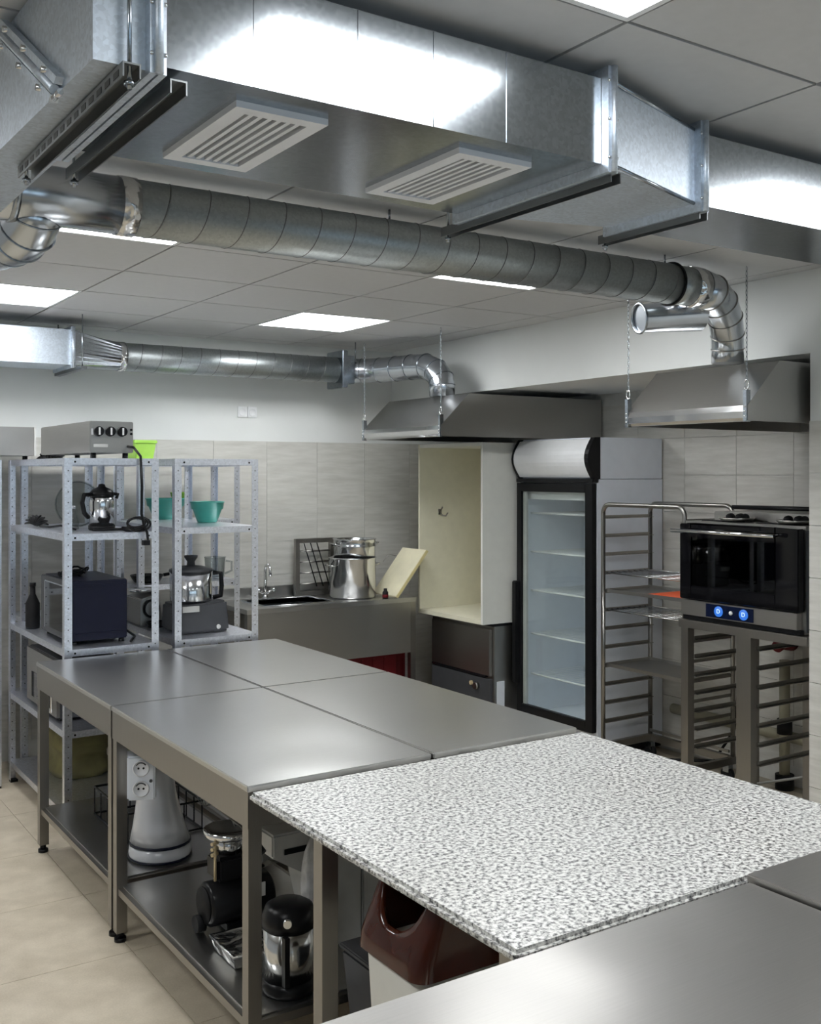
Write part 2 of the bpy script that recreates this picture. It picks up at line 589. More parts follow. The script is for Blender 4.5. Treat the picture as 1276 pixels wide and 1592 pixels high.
# wall behind the photographer with its windows
wf = MB()
WIN = [(-1.9, -0.5), (-0.1, 1.3), (1.7, 3.1)]
Z0, Z1 = 0.95, 2.45
wf.box(XL - .1, YF - .15, -.1, XR + .15, YF, Z0)
wf.box(XL - .1, YF - .15, Z1, XR + .15, YF, CZ + .1)
xs = [XL - .1] + [v for w in WIN for v in w] + [XR + .15]
for a, b in zip(xs[0::2], xs[1::2]):
    wf.box(a, YF - .15, Z0, b, YF, Z1)
struct(wf.build('wall_front', 'greypaint', loc=(0, YF, 0)))
for k, (a, b) in enumerate(WIN):
    w = MB()
    t = .05
    yq = YF - .1
    w.box(a, yq - .03, Z0, b, yq + .03, Z0 + t); w.box(a, yq - .03, Z1 - t, b, yq + .03, Z1)
    w.box(a, yq - .03, Z0 + t, a + t, yq + .03, Z1 - t); w.box(b - t, yq - .03, Z0 + t, b, yq + .03, Z1 - t)
    m = (a + b) / 2
    w.box(m - .03, yq - .03, Z0 + t, m + .03, yq + .03, Z1 - t)
    wo = struct(w.build('window_%d' % (k + 1), 'white', loc=(m, yq, Z0)))
    for p, q in ((a + t, m - .03), (m + .03, b - t)):
        B(p, yq - .004, Z0 + t, q, yq + .004, Z1 - t).build('pane', 'glass', wo)
    pd = bpy.data.lights.new('window_light', 'AREA')
    pd.shape = 'RECTANGLE'; pd.size = b - a; pd.size_y = Z1 - Z0
    pd.cycles.is_portal = True
    po = bpy.data.objects.new('window_portal', pd)
    col.objects.link(po)
    po.location = (m, YF - .16, (Z0 + Z1) / 2)
    po.rotation_euler = (PI / 2, 0, 0)

# ================================================================== CEILING LIGHTS
LL = {(-1, 0): 'square led ceiling panel at far left above the shelving',
      (2, 0): 'square led ceiling panel in front of the far extraction hood',
      (-1, -3): 'ceiling panel light half hidden behind left end of spiral pipe',
      (2, -3): 'ceiling panel light half hidden behind middle of spiral pipe',
      (2, -7): 'ceiling panel light to the right of the narrow duct, out of view',
      (-4, 0): 'ceiling panel light far left by the back wall, out of view',
      (-4, -3): 'ceiling panel light over the left aisle, out of view',
      (-4, -7): 'ceiling panel light left of the camera, out of view',
      (-1, -7): 'ceiling panel light nearest the camera at top of the picture'}
for (i, j) in lights_at:
    x, y = GX0 + GP * i, GY0 + GQ * j
    t = thing('ceiling_light', LL[(i, j)], 'light', (x + GP / 2, y + GQ / 2, CZ - .002), 'led panels in the grid ceiling')
    f = MB()
    f.box(x + .003, y + .003, CZ - .002, x + GP - .003, y + .018, CZ + .015); f.box(x + .003, y + GQ - .018, CZ - .002, x + GP - .003, y + GQ - .003, CZ + .015)
    f.box(x + .003, y + .018, CZ - .002, x + .018, y + GQ - .018, CZ + .015); f.box(x + GP - .018, y + .018, CZ - .002, x + GP - .003, y + GQ - .018, CZ + .015)
    f.build('frame', 'white', t)
    B(x + .018, y + .018, CZ + .002, x + GP - .018, y + GQ - .018, CZ + .012).build('diffuser', 'ledpanel', t)

# ================================================================== RECTANGULAR SUPPLY DUCT NEAR THE CAMERA
DZ0, DZ1 = 2.39, 2.575
DY0, DY1 = 1.67, 2.20
duct = thing('rectangular_duct', 'large rectangular galvanised air duct with two white grilles under the ceiling', 'duct', (1.1, 1.9, DZ0))
B(.60, DY0, DZ0, 1.60, DY1, DZ1).build('duct_body', 'galv', duct)
# left end piece, its outer face turned to the far left, running on behind
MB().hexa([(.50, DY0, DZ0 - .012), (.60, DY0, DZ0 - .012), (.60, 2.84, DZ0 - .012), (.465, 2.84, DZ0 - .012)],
          [(.50, DY0, CZ - .003), (.60, DY0, CZ - .003), (.60, 2.84, CZ - .003), (.465, 2.84, CZ - .003)]).build('end_section', 'galvmatte_daylit', duct)
# diagonal joint across the outer face
d0, d1 = Vector((.497, 1.84, DZ0 - .012)), Vector((.478, 2.17, CZ - .02))
w = Vector((0, .5, -.3)).normalized() * .02
fl_ = MB()
for off, th in ((-1.0, .016), (1.0, .016)):
    a, b = d0 + w * off, d1 + w * off
    hw = w * .42
    fl_.hexa([a - hw, a + hw, a + hw + Vector((-th, 0, 0)), a - hw + Vector((-th, 0, 0))], [b - hw, b + hw, b + hw + Vector((-th, 0, 0)), b - hw + Vector((-th, 0, 0))])
fl_.tube([d0 + Vector((-.012, 0, 0)), d1 + Vector((-.012, 0, 0))], .009, 8)
fl_.build('diagonal_flange', 'galvmatte_daylit', duct)
for k in range(3):
    for sgn in (-1, 1):
        p = d0.lerp(d1, .15 + .35 * k) + w * sgn
        MB().cyl(p, p + Vector((-.024, 0, 0)), .006, n=6).build('bolt', 'shiny', duct)
p = d0 + Vector((-.01, -.01, -.012))
MB().cyl(p + Vector((0, -.02, 0)), p + Vector((0, .02, 0)), .006, n=6).build('bolt', 'shiny', duct)


def flange(x, y0, y1, z0, z1, parent, p=.022, g=.014):
    m = MB()
    for a, b in ((x - g, x - .002), (x + .002, x + g)):
        m.box(a, y0 - p, z0 - p, b, y0, z1 + p); m.box(a, y1, z0 - p, b, y1 + p, z1 + p)
        m.box(a, y0, z0 - p, b, y1, z0); m.box(a, y0, z1, b, y1, z1 + p)
    m.tube([(x, y0 - p - .003, z0 - p), (x, y0 - p - .003, z1 + p)], .008, 8)
    o = m.build('flange', 'galvmatte_daylit', parent)
    r = MB()
    for z in (z0 + .01, (z0 + z1) / 2, z1 - .01):
        for e in (-g * .8, g * .8):
            r.sphere((x + e, y0 - p, z), .004, n=8, m=6)
    r.build('rivet', 'shiny', o)['kind'] = 'stuff'
    return o


flange(.60, DY0, DY1, DZ0, DZ1, duct)
flange(1.615, DY0, DY1, DZ0, DZ1, duct)
SY0, SY1 = 1.79, 2.09
SZ1 = 2.57
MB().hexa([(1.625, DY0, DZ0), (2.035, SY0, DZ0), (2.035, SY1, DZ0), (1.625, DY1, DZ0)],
          [(1.625, DY0, DZ1), (2.035, SY0, SZ1), (2.035, SY1, SZ1), (1.625, DY1, DZ1)]).build('reducer', 'galvmatte_daylit', duct)
rd = MB()
for z in (DZ0 + .001, DZ1 - .001):
    rd.tube([(1.64, DY0, z), (2.03, SY0, z)], .005, 6)
rd.build('reducer_seam', 'galv', duct)
flange(2.045, SY0, SY1, DZ0, SZ1, duct)
B(2.055, SY0, DZ0, 3.96, SY1, SZ1).build('narrow_duct', 'galv', duct)
for x in (.78, .99, 1.16, 1.34):
    B(x - .0015, DY0 - .0015, DZ0, x + .0015, DY0, DZ1).build('sheet_seam', 'galv', duct)
B(2.6, SY0 - .0015, DZ0, 2.603, SY0, SZ1).build('sheet_seam', 'galv', duct)
# support rails under the duct, hung on rods
for x, ya, yb in ((.555, 1.645, 2.34), (.645, 1.675, 2.30), (1.635, 1.66, 2.30), (2.055, 1.78, 2.14)):
    r = MB()
    z = DZ0 - .014
    r.box(x - .015, ya, z - .003, x + .015, yb, z); r.box(x - .015, ya, z - .024, x - .0125, yb, z - .003); r.box(x + .0125, ya, z - .024, x + .015, yb, z - .003)
    n = int((yb - ya) / .045)
    ro = r.build('support_rail', 'railmetal', duct)
    if x < .6:
        h = MB()
        for k in range(n):
            y = ya + .02 + k * .045
            h.box(x - .0158, y, z - .019, x - .0148, y + .026, z - .008)
        h.build('slot', 'black', ro)['kind'] = 'stuff'
    for y in ((ya + .012, yb - .012) if x < .6 else (yb - .012,)):
        q = MB().cyl((x, y, z - .04), (x, y, CZ), .004, n=8)
        q.cyl((x, y, z - .034), (x, y, z - .026), .009, n=6)
        q.build('threaded_rod', 'galv', duct)
# two white grilles on the underside
for gx0, gx1 in ((.780, .968), (1.275, 1.468)):
    y0, y1 = 1.745, 2.118
    g = MB()
    z = DZ0
    g.box(gx0, y0, z - .012, gx1, y0 + .03, z); g.box(gx0, y1 - .03, z - .012, gx1, y1, z)
    g.box(gx0, y0 + .03, z - .012, gx0 + .03, y1 - .03, z); g.box(gx1 - .03, y0 + .03, z - .012, gx1, y1 - .03, z)
    go = g.build('grille', 'grille', duct)
    B(gx0 + .03, y0 + .03, z - .0015, gx1 - .03, y1 - .03, z).build('opening', 'black', go)
    for k in range(6):
        x = gx0 + .046 + k * (gx1 - gx0 - .092) / 5
        B(x - .0045, y0 + .03, z - .0095, x + .0045, y1 - .03, z - .002).build('slat', 'grille', go)

def joint_ring(path, i, r, mat, parent):
    t = (path[min(i + 1, len(path) - 1)] - path[i - 1]).normalized()
    u = t.orthogonal().normalized(); v = t.cross(u)
    return MB().tube([path[i] + (u * math.cos(a) + v * math.sin(a)) * r for a in [2 * PI * k / 32 for k in range(32)]], .0026, 6, closed=True).build('joint_ring', mat, parent)


# ================================================================== SPIRAL PIPE CROSSING THE ROOM
PY, PZ, PR = 3.0, 2.493, .082
pipe = thing('spiral_pipe', 'long round spiral duct running under the ceiling to the near hood', 'duct', (2.2, PY, PZ - PR))
MB().cyl((.98, PY, PZ), (3.26, PY, PZ), PR, n=40).build('pipe_run', 'spiral', pipe)
MB().tube([(1.03 + .125 * i / 36, PY + (PR + .0002) * math.cos(2 * PI * i / 36), PZ - (PR + .0002) * math.sin(2 * PI * i / 36)) for i in range(int(2.2 / .125 * 36))], .0016, 6).build('spiral_seam', 'seam', pipe)
MB().cyl((.45, PY, PZ), (.985, PY, PZ), PR + .001, n=40).build('plain_section', 'pipeshiny', pipe)
MB().cyl((.965, PY, PZ), (1.015, PY, PZ), PR + .004, n=40).build('foil_tape', 'foil', pipe)
# saddle elbow under the left end
el = MB()
pth = [Vector((.745, 3.02, PZ - .02)), Vector((.74, 3.035, PZ - .05)), Vector((.735, 3.07, PZ - .08)), Vector((.725, 3.12, PZ - .093)), Vector((.71, 3.18, PZ - .095)), Vector((.69, 3.26, PZ - .095))]
el.tube(pth, PR * .98, 28)
eo = el.build('elbow', 'pipeshiny', pipe)
for i in (1, 2, 3, 4):
    joint_ring(pth, i, PR * .99, 'galv', eo)
rg = MB()
rg.cyl((.665, PY, PZ), (.685, PY, PZ), PR + .005, n=32)
rg.build('joint_ring', 'galv', pipe)
# right end: coupling, foil, elbow down into the hood, spigot
MB().tube([(3.262, PY + (PR + .004) * math.cos(a), PZ + (PR + .004) * math.sin(a)) for a in [2 * PI * k / 40 for k in range(40)]], .005, 6, closed=True).build('rubber_gasket', 'black', pipe)
MB().cyl((3.265, PY, PZ), (3.36, PY, PZ), PR - .002, n=40).build('coupling', 'spiral', pipe)
MB().cyl((3.36, PY, PZ), (3.43, PY, PZ), PR + .002, n=40).build('foil_tape', 'foil', pipe)
HX, HY = 3.735, 3.10
pth = [Vector((3.43, PY, PZ)), Vector((3.52, PY + .01, PZ - .01)), Vector((3.60, PY + .03, PZ - .045)), Vector((3.665, PY + .055, PZ - .10)), Vector((3.71, PY + .08, PZ - .165)), Vector((HX, HY, PZ - .225)), Vector((HX, HY, 2.205))]
rr = [PR, .079, .076, .073, .071, .070, .070]
MB().tube(pth, rr, 32).build('elbow', 'pipeshiny', pipe)
for i in (1, 2, 3, 4, 5):
    joint_ring(pth, i, rr[i] + .001, 'frame', pipe)
# open branch spigot under the coupling, pointing back along the pipe
sp = MB()
a0, a1 = Vector((3.55, 3.10, 2.405)), Vector((3.27, 3.18, 2.375))
sp.cyl(a0, a1, .072, .060, n=28, caps=False); sp.cyl(a0, a1.lerp(a0, .02), .070, .058, n=28, caps=True)
sp.build('branch_spigot', 'pipeshiny', pipe)
t = (a1 - a0).normalized(); u = t.orthogonal().normalized(); v = t.cross(u)
MB().tube([a1 + (u * math.cos(a) + v * math.sin(a)) * .062 for a in [2 * PI * k / 28 for k in range(28)]], .006, 6, closed=True).build('spigot_rim', 'galv', pipe)
for xx in (3.23, 1.9):
    MB().cyl((xx, PY, PZ + PR - .002), (xx, PY, CZ), .004, n=8).build('hanger_rod', 'galv', pipe)

# ================================================================== FAR DUCT ALONG THE BACK WALL
FY, FZ, FR = 6.2, 2.415, .085
fd = thing('far_duct', 'far duct changing from rectangular to round below the back wall ceiling', 'duct', (2.5, FY, FZ - FR))
B(-.4, 6.05, 2.335, 1.685, 6.40, 2.535).build('rectangular_section', 'galvmatte_daylit', fd)
flange(1.695, 6.05, 6.40, 2.335, 2.535, fd, .018, .012)
n = 32
ra, rb = [], []
for i in range(n):
    a = 2 * PI * i / n + PI / 4
    k = i / n * 4
    sgm = int(k); fr_ = k - sgm
    cs = [(6.40, 2.535), (6.05, 2.535), (6.05, 2.335), (6.40, 2.335)]
    p, q = cs[sgm], cs[(sgm + 1) % 4]
    ra.append((1.705, p[0] + (q[0] - p[0]) * fr_, p[1] + (q[1] - p[1]) * fr_))
    rb.append((2.02, FY + FR * math.cos(a), FZ + FR * math.sin(a)))
MB().loft([ra, rb], smooth=False).build('transition', 'galv', fd)
MB().cyl((2.0, FY, FZ), (2.04, FY, FZ), FR + .004, n=32).build('foil_tape', 'foil', fd)
MB().cyl((2.03, FY, FZ), (3.50, FY, FZ), FR, n=36).build('pipe_run', 'spiral', fd)
MB().tube([(2.06 + .125 * i / 36, FY + (FR + .0002) * math.cos(2 * PI * i / 36), FZ - (FR + .0002) * math.sin(2 * PI * i / 36)) for i in range(int(1.42 / .125 * 36))], .0016, 6).build('spiral_seam', 'seam', fd)
dm = MB().box(3.49, 6.09, 2.29, 3.53, 6.31, 2.54)
dm.box(3.53, 6.12, 2.32, 3.60, 6.28, 2.51)
dm.build('damper_box', 'galv', fd, bev=.004)
pth = [Vector((3.60, 6.2, FZ)), Vector((3.68, 6.16, FZ)), Vector((3.75, 6.04, FZ)), Vector((3.79, 5.90, FZ)), Vector((3.82, 5.76, FZ)), Vector((3.84, 5.62, FZ - .005)), Vector((3.85, 5.53, FZ - .04)), Vector((3.855, 5.47, FZ - .10)), Vector((3.855, 5.46, FZ - .14)), Vector((3.855, 5.46, 2.205))]
MB().tube(pth, .082, 32).build('elbow', 'pipeshiny', fd)
for i in range(1, 9):
    joint_ring(pth, i, .083, 'galv', fd)
r = MB().box(1.70, 5.9, 2.30, 1.735, 6.45, 2.318)
r.build('support_rail', 'railmetal', fd)
for y in (5.93, 6.43):
    MB().cyl((1.717, y, 2.30), (1.717, y, CZ), .004, n=8).build('threaded_rod', 'galv', fd)
MB().cyl((3.64, 6.18, FZ + .07), (3.64, 6.18, CZ), .004, n=8).build('hanger_rod', 'galv', fd)

# ================================================================== EXTRACTION HOODS
def hood(y0, y1, label, cx, cy):
    x0, x1, xs_ = 3.62, 4.93, 3.83
    zb, zr, zt = 1.94, 2.005, 2.205
    t = thing('extraction_hood', label, 'hood', (4.2, (y0 + y1) / 2, zb))
    th = .003
    out = [(x0, zb), (x0, zr), (xs_, zt), (x1, zt), (x1, zb)]
    for y, nm in ((y0, 'side_panel'), (y1 - .012, 'side_panel')):
        MB().prism(out, 'y', y, y + .012).build(nm, 'hood', t)
    MB().hexa([(x0, y0 + .012, zr), (x0 + .01, y0 + .012, zr - .005), (x0 + .01, y1 - .012, zr - .005), (x0, y1 - .012, zr)],
              [(xs_, y0 + .012, zt), (xs_ + .01, y0 + .012, zt - .01), (xs_ + .01, y1 - .012, zt - .01), (xs_, y1 - .012, zt)]).build('front_slope', 'hood', t)
    B(xs_, y0 + .012, zt - .006, x1, y1 - .012, zt).build('top_panel', 'hood', t)
    B(x1 - .01, y0 + .012, zb, x1, y1 - .012, zt - .006).build('back_panel', 'hood', t)
    # rolled gutter along the front
    g = [(x0 + .012 + .03 * (1 - math.cos(a)) - .02 * math.sin(a), zb + .033 + .033 * -math.cos(a)) for a in [PI * i / 8 for i in range(9)]]
    MB().prism([(x0, zr), (x0 - .006, zb + .04), (x0 - .002, zb + .012), (x0 + .012, zb), (x0 + .05, zb), (x0 + .05, zb + .004), (x0 + .014, zb + .004), (x0 + .004, zb + .016), (x0 + .001, zb + .04), (x0 + .006, zr)], 'y', y0 + .012, y1 - .012).build('front_gutter', 'shiny', t)
    # filter panel inside
    for k in range(2):
        ya, yb = y0 + .03 + k * (y1 - y0 - .06) / 2, y0 + .02 + (k + 1) * (y1 - y0 - .06) / 2
        MB().hexa([(4.0, ya, 2.0), (4.02, ya, 1.99), (4.02, yb, 1.99), (4.0, yb, 2.0)], [(4.4, ya, 2.18), (4.42, ya, 2.17), (4.42, yb, 2.17), (4.4, yb, 2.18)]).build('filter', 'appliance', t)
    for y in (y0 + .002, y1 - .02):
        po = B(x0 - .006, y, zb - .004, x0 + .02, y + .018, 2.07).build('corner_post', 'galv', t)
        hk = MB()
        c = (x0 + .007, y + .009, 2.092)
        hk.tube([(c[0], c[1] + .011 * math.cos(a), c[2] + .022 * math.sin(a)) for a in [2 * PI * i / 16 for i in range(16)]], .0035, 6, closed=True)
        hk.build('hook', 'chrome', po)
        ch = MB()
        z = 2.12
        while z < CZ - .01:
            k = round(z * 50) % 2
            ch.tube([(c[0] + (.004 * math.cos(a) if k else 0), c[1] + (0 if k else .004 * math.cos(a)), z + .013 * math.sin(a)) for a in [2 * PI * i / 8 for i in range(8)]], .0014, 4, closed=True)
            z += .02
        ch.build('chain', 'galv', t)['kind'] = 'stuff'
        sc_ = MB()
        for k in range(3):
            sc_.sphere((x0 - .006, y + .009, zb + .02 + k * .02), .004, n=8, m=6)
        sc_.build('screw', 'chrome', po)['kind'] = 'stuff'
    B(4.25, y0 + .02, zt - .002, 4.253, y1 - .02, zt + .001).build('seam', 'appliance', t)
    return t


hood(2.90, 3.61, 'stainless extraction hood above the black oven at right', HX, HY)
hood(5.14, 6.05, 'stainless extraction hood above the sink corner at the back', 3.85, 5.46)

# ================================================================== STEEL WORK TABLES
def steel_table(name, x0, x1, y0, y1, z, label, group, shelf=True, ap=.10, mats=('table', 'frame')):
    t = thing(name, label, 'table', ((x0 + x1) / 2, (y0 + y1) / 2, 0), group)
    B(x0, y0, z - .018, x1, y1, z).build('tabletop', mats[0], t, bev=.003)
    a = MB()
    w, k = .04, .003
    a.box(x0 + k, y0 + k, z - .018 - ap, x0 + k + .012, y1 - k, z - .018); a.box(x1 - k - .012, y0 + k, z - .018 - ap, x1 - k, y1 - k, z - .018)
    a.box(x0 + k + .012, y0 + k, z - .018 - ap, x1 - k - .012, y0 + k + .012, z - .018); a.box(x0 + k + .012, y1 - k - .012, z - .018 - ap, x1 - k - .012, y1 - k, z - .018)
    a.build('apron', mats[1], t)
    k = .0055
    for x in (x0 + k, x1 - k - w):
        for y in (y0 + k, y1 - k - w):
            lg = B(x + .0, y, .035, x + w, y + w, z - .02).build('leg', mats[1], t)
            MB().cyl((x + w / 2, y + w / 2, .0), (x + w / 2, y + w / 2, .014), .022, n=14).cyl((x + w / 2, y + w / 2, .014), (x + w / 2, y + w / 2, .04), .013, n=10).build('foot', 'black', lg)
    if shelf:
        s = MB().box(x0 + .03, y0 + .03, .195, x1 - .03, y1 - .03, .205)
        s.build('lower_shelf', mats[0], t)
        r = MB()
        for x in (x0 + .012, x1 - .037):
            r.box(x, y0 + .046, .175, x + .025, y1 - .046, .20)
        for y in (y0 + .012, y1 - .037):
            r.box(x0 + .046, y, .175, x1 - .046, y + .025, .20)
        r.build('shelf_rail', mats[1], t)
    return t


G = 'steel tables pushed together as an island'
steel_table('steel_table', 1.215, 1.828, 2.645, 3.832, .86, 'steel work table with the white socket box on its leg', G)
steel_table('steel_table', 1.215, 1.828, 3.842, 4.92, .86, 'steel work table in front of the shelf with the microwave', G)
steel_table('steel_table', 1.836, 2.425, 2.645, 3.838, .86, 'steel work table behind the granite slab on the fridge side', G)
steel_table('steel_table', 1.836, 2.425, 3.846, 4.93, .86, 'steel work table in front of the shelf with teal bowls', G)
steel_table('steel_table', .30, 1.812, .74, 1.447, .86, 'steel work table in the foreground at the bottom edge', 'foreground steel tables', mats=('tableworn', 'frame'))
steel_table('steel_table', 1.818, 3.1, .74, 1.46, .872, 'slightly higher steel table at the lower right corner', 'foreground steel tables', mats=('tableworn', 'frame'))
gs = thing('granite_worktop', 'speckled grey and white granite slab on a steel stand', 'worktop', (1.82, 2.06, 0))
B(1.213, 1.485, .822, 2.435, 2.634, .848).build('slab', 'granite', gs, bev=.009)
for x in (1.245, 2.36):
    for y in (1.53, 2.275):
        B(x, y, .03, x + .045, y + .045, .822).build('leg', 'frame', gs)
fr = MB()
for y in (1.53, 2.275): fr.box(1.29, y, .78, 2.36, y + .045, .822)
fr.build('stand_frame', 'frame', gs)
for x in (1.245, 2.36):
    for y in (1.53, 2.275):
        MB().cyl((x + .022, y + .022, 0), (x + .022, y + .022, .035), .02, n=12).build('foot', 'black', gs)

# ================================================================== FRIDGE
FX0, FX1, FYA, FYB = 4.34, 4.93, 4.60, 5.31
fg = thing('display_fridge', 'tall glass-door display fridge with black door frame and white header', 'fridge', ((FX0 + FX1) / 2, (FYA + FYB) / 2, 0))
b = MB()
b.box(FX0 + .04, FYA, .07, FX1, FYA + .035, 1.68); b.box(FX0 + .04, FYB - .035, .07, FX1, FYB, 1.68)
b.box(FX1 - .035, FYA + .035, .07, FX1, FYB - .035, 1.68); b.box(FX0 + .04, FYA + .035, .07, FX1 - .035, FYB - .035, .16)
b.build('cabinet_body', 'coldwhite', fg)
B(FX0 + .045, FYA, 1.682, FX1, FYB, 1.932).build('top_box', 'coldwhite', fg, bev=.004)
B(FX0 + .06, FYA + .035, 1.55, FX1 - .035, FYB - .035, 1.66).build('evaporator_cover', 'white', fg)
# curved sign header
hp = []
for i in range(11):
    a = -.5 + i / 10
    hp.append((FX0 + .02 - .055 * math.cos(a * PI), 1.691 + .23 * (i / 10)))
MB().prism([(FX0 + .045, 1.69)] + hp + [(FX0 + .045, 1.925)], 'y', FYA + .03, FYB - .012).build('header_sign', 'white', fg)
hp2 = [(x - .006, 1.683 + (z - 1.691) * 1.08) for x, z in hp]
for ya, yb in ((FYA - .004, FYA + .03), (FYB - .012, FYB)):
    MB().prism([(FX0 + .06, 1.683)] + hp2 + [(FX0 + .06, 1.933)], 'y', ya, yb).build('header_cap', 'black', fg)
B(FX0 + .0, FYA, 1.66, FX0 + .05, FYB, 1.684).build('header_lip', 'black', fg)
d = MB()
zb, zt = .17, 1.655
d.box(FX0, FYA + .002, zb, FX0 + .035, FYA + .062, zt); d.box(FX0, FYB - .045, zb, FX0 + .035, FYB - .002, zt)
d.box(FX0, FYA + .062, zb, FX0 + .035, FYB - .045, zb + .06); d.box(FX0, FYA + .062, zt - .055, FX0 + .035, FYB - .045, zt)
dr = d.build('door', 'black', fg, bev=.003)
B(FX0 + .012, FYA + .062, zb + .06, FX0 + .018, FYB - .045, zt - .055).build('pane', 'glass', dr)
g = MB()
g.box(FX0 + .02, FYB - .075, zb + .06, FX0 + .036, FYB - .045, zt - .055)
g.build('inner_gasket', 'lightgrey', dr)
B(FX0 - .03, FYB - .035, .36, FX0 + .01, FYB + .012, 1.02).build('handle', 'black', dr, bev=.006)
for z in (1.46, 1.21, .96, .68, .42):
    s_ = MB()
    y0, y1, x0, x1 = FYA + .045, FYB - .06, FX0 + .075, FX1 - .05
    s_.cyl((x0, y0, z), (x0, y1, z), .006, n=8); s_.cyl((x1, y0, z), (x1, y1, z), .005, n=8)
    for k in range(14):
        y = y0 + (y1 - y0) * k / 13
        s_.cyl((x0, y, z), (x1, y, z), .0022, n=5)
    s_.build('wire_shelf', 'white', fg)
lf = B(FX0 + .045, FYA + .004, .02, FX1 - .01, FYB - .004, .07).build('plinth', 'softblack', fg)
MB().cyl((FX0 + .08, FYA + .05, 0), (FX0 + .08, FYA + .05, .03), .02, n=10).cyl((FX0 + .08, FYB - .05, 0), (FX0 + .08, FYB - .05, .03), .02, n=10).cyl((FX1 - .08, FYA + .05, 0), (FX1 - .08, FYA + .05, .03), .02, n=10).build('foot', 'black', fg)['kind'] = 'stuff'

# ================================================================== WHITE CABINET ON THE DISHWASHER
cb_ = thing('open_cabinet', 'open white cabinet standing on the dishwasher left of the fridge', 'cabinet', (4.4, 5.71, .745))
CX0, CX1, CYA, CYB, CZA, CZB = 4.09, 4.72, 5.345, 6.08, .745, 1.915
B(CX0, CYA, CZA, CX1, CYA + .018, CZB).build('side_panel', 'melamine', cb_)
B(CX0, CYB - .018, CZA, CX1, CYB, CZB).build('side_panel', 'cream', cb_)
B(CX0, CYA + .018, CZA, CX1, CYB - .018, CZA + .028).build('bottom_panel', 'cream', cb_)
B(CX0, CYA + .018, CZB - .022, CX1, CYB - .018, CZB).build('top_panel', 'melamine', cb_)
B(CX1 - .012, CYA + .018, CZA + .028, CX1, CYB - .018, CZB - .022).build('back_panel', 'cream', cb_)
hx, hz, yy = 4.26, 1.435, CYB - .018
hk = MB().box(hx - .012, yy - .006, hz - .01, hx + .012, yy, hz + .03)
hk.tube([(hx, yy - .006, hz), (hx + .006, yy - .03, hz - .015), (hx + .02, yy - .045, hz - .018), (hx + .036, yy - .048, hz + .004)], .005, 8)
hk.tube([(hx, yy - .006, hz + .02), (hx - .004, yy - .03, hz + .034), (hx - .002, yy - .036, hz + .046)], .005, 8)
hk.build('coat_hook', 'rack', cb_)

dw = thing('dishwasher', 'low stainless dishwasher under the open white cabinet', 'dishwasher', (4.45, 5.69, 0))
DX0 = 4.165
B(DX0 + .02, 5.345, .04, 4.72, 6.045, .728).build('body', 'appliance', dw, bev=.004)
B(DX0 + .008, 5.342, .728, 4.72, 6.048, .742).build('top_plate', 'black', dw)
dd = B(DX0, 5.365, .405, DX0 + .02, 6.025, .706).build('door', 'appliance', dw, bev=.004)
B(DX0 - .004, 5.365, .41, DX0 + .001, 5.40, .70).build('door_edge', 'appliance', dd)
B(DX0 - .003, 5.41, .392, DX0 + .02, 6.02, .404).build('handle_groove', 'black', dw)
B(DX0 + .002, 5.365, .22, DX0 + .02, 6.025, .385).build('control_panel', 'darkgrey', dw)
MB().cyl((DX0 + .002, 5.50, .325), (DX0 - .022, 5.50, .325), .022, n=16).build('knob', 'rack', dw)
MB().cyl((DX0 + .002, 5.56, .335), (DX0 - .012, 5.56, .335), .014, n=12).build('knob', 'ochre', dw)
B(DX0 + .04, 5.34, .1, DX0 + .10, 5.345, .37).build('service_label', 'coldwhite', dw)
for x in (DX0 + .05, 4.68):
    for y in (5.39, 6.0):
        MB().cyl((x, y, 0), (x, y, .045), .018, n=10).build('foot', 'black', dw)

# ================================================================== SINK UNIT ALONG THE BACK WALL
SX0, SX1, SYA, SYB, SZ = 2.74, 4.0, 5.97, 6.52, .87
sk = thing('sink_unit', 'stainless sink unit with deep front apron along the tiled back wall', 'sink', (3.4, 6.25, 0))
bx0, bx1, by0, by1 = 2.90, 3.40, 6.05, 6.40
t_ = MB()
t_.box(SX0, SYA, SZ - .03, SX1, by0, SZ); t_.box(SX0, by1, SZ - .03, SX1, SYB, SZ)
t_.box(SX0, by0, SZ - .03, bx0, by1, SZ); t_.box(bx1, by0, SZ - .03, SX1, by1, SZ)
t_.build('worktop', 'table', sk)
w_ = MB()
w_.box(bx0 - .004, by0 - .004, .62, bx1 + .004, by1 + .004, .624); w_.box(bx0 - .004, by0 - .004, .624, bx0, by1 + .004, SZ - .002); w_.box(bx1, by0 - .004, .624, bx1 + .004, by1 + .004, SZ - .002)
w_.box(bx0, by0 - .004, .624, bx1, by0, SZ - .002); w_.box(bx0, by1, .624, bx1, by1 + .004, SZ - .002)
w_.build('basin', 'shiny', sk)
rm = MB()
rm.tube([(bx0, by0, SZ + .002), (bx1, by0, SZ + .002), (bx1, by1, SZ + .002), (bx0, by1, SZ + .002)], .006, 6, closed=True)
rm.build('basin_rim', 'shiny', sk)
B(SX0, SYB - .015, SZ, SX1, SYB, .945).build('splashback', 'table', sk)
B(SX0 + .04, SYA + .004, .495, SX1 - .045, SYA + .016, SZ - .03).build('front_apron', 'appliance', sk)
for x in (SX0 + .004, SX1 - .044):
    for y in (SYA + .004, SYB - .044):
        lg = B(x, y, .03, x + .04, y + .04, SZ - .03).build('leg', 'rack', sk)
        MB().cyl((x + .02, y + .02, 0), (x + .02, y + .02, .03), .02, n=10).build('foot', 'black', lg)
tp = thing('tap', 'chrome mixer tap with crossed handles behind the sink basin', 'tap', (3.09, 6.445, SZ))
m = MB().cyl((3.09, 6.445, SZ), (3.09, 6.445, .90), .022, .018, n=14)
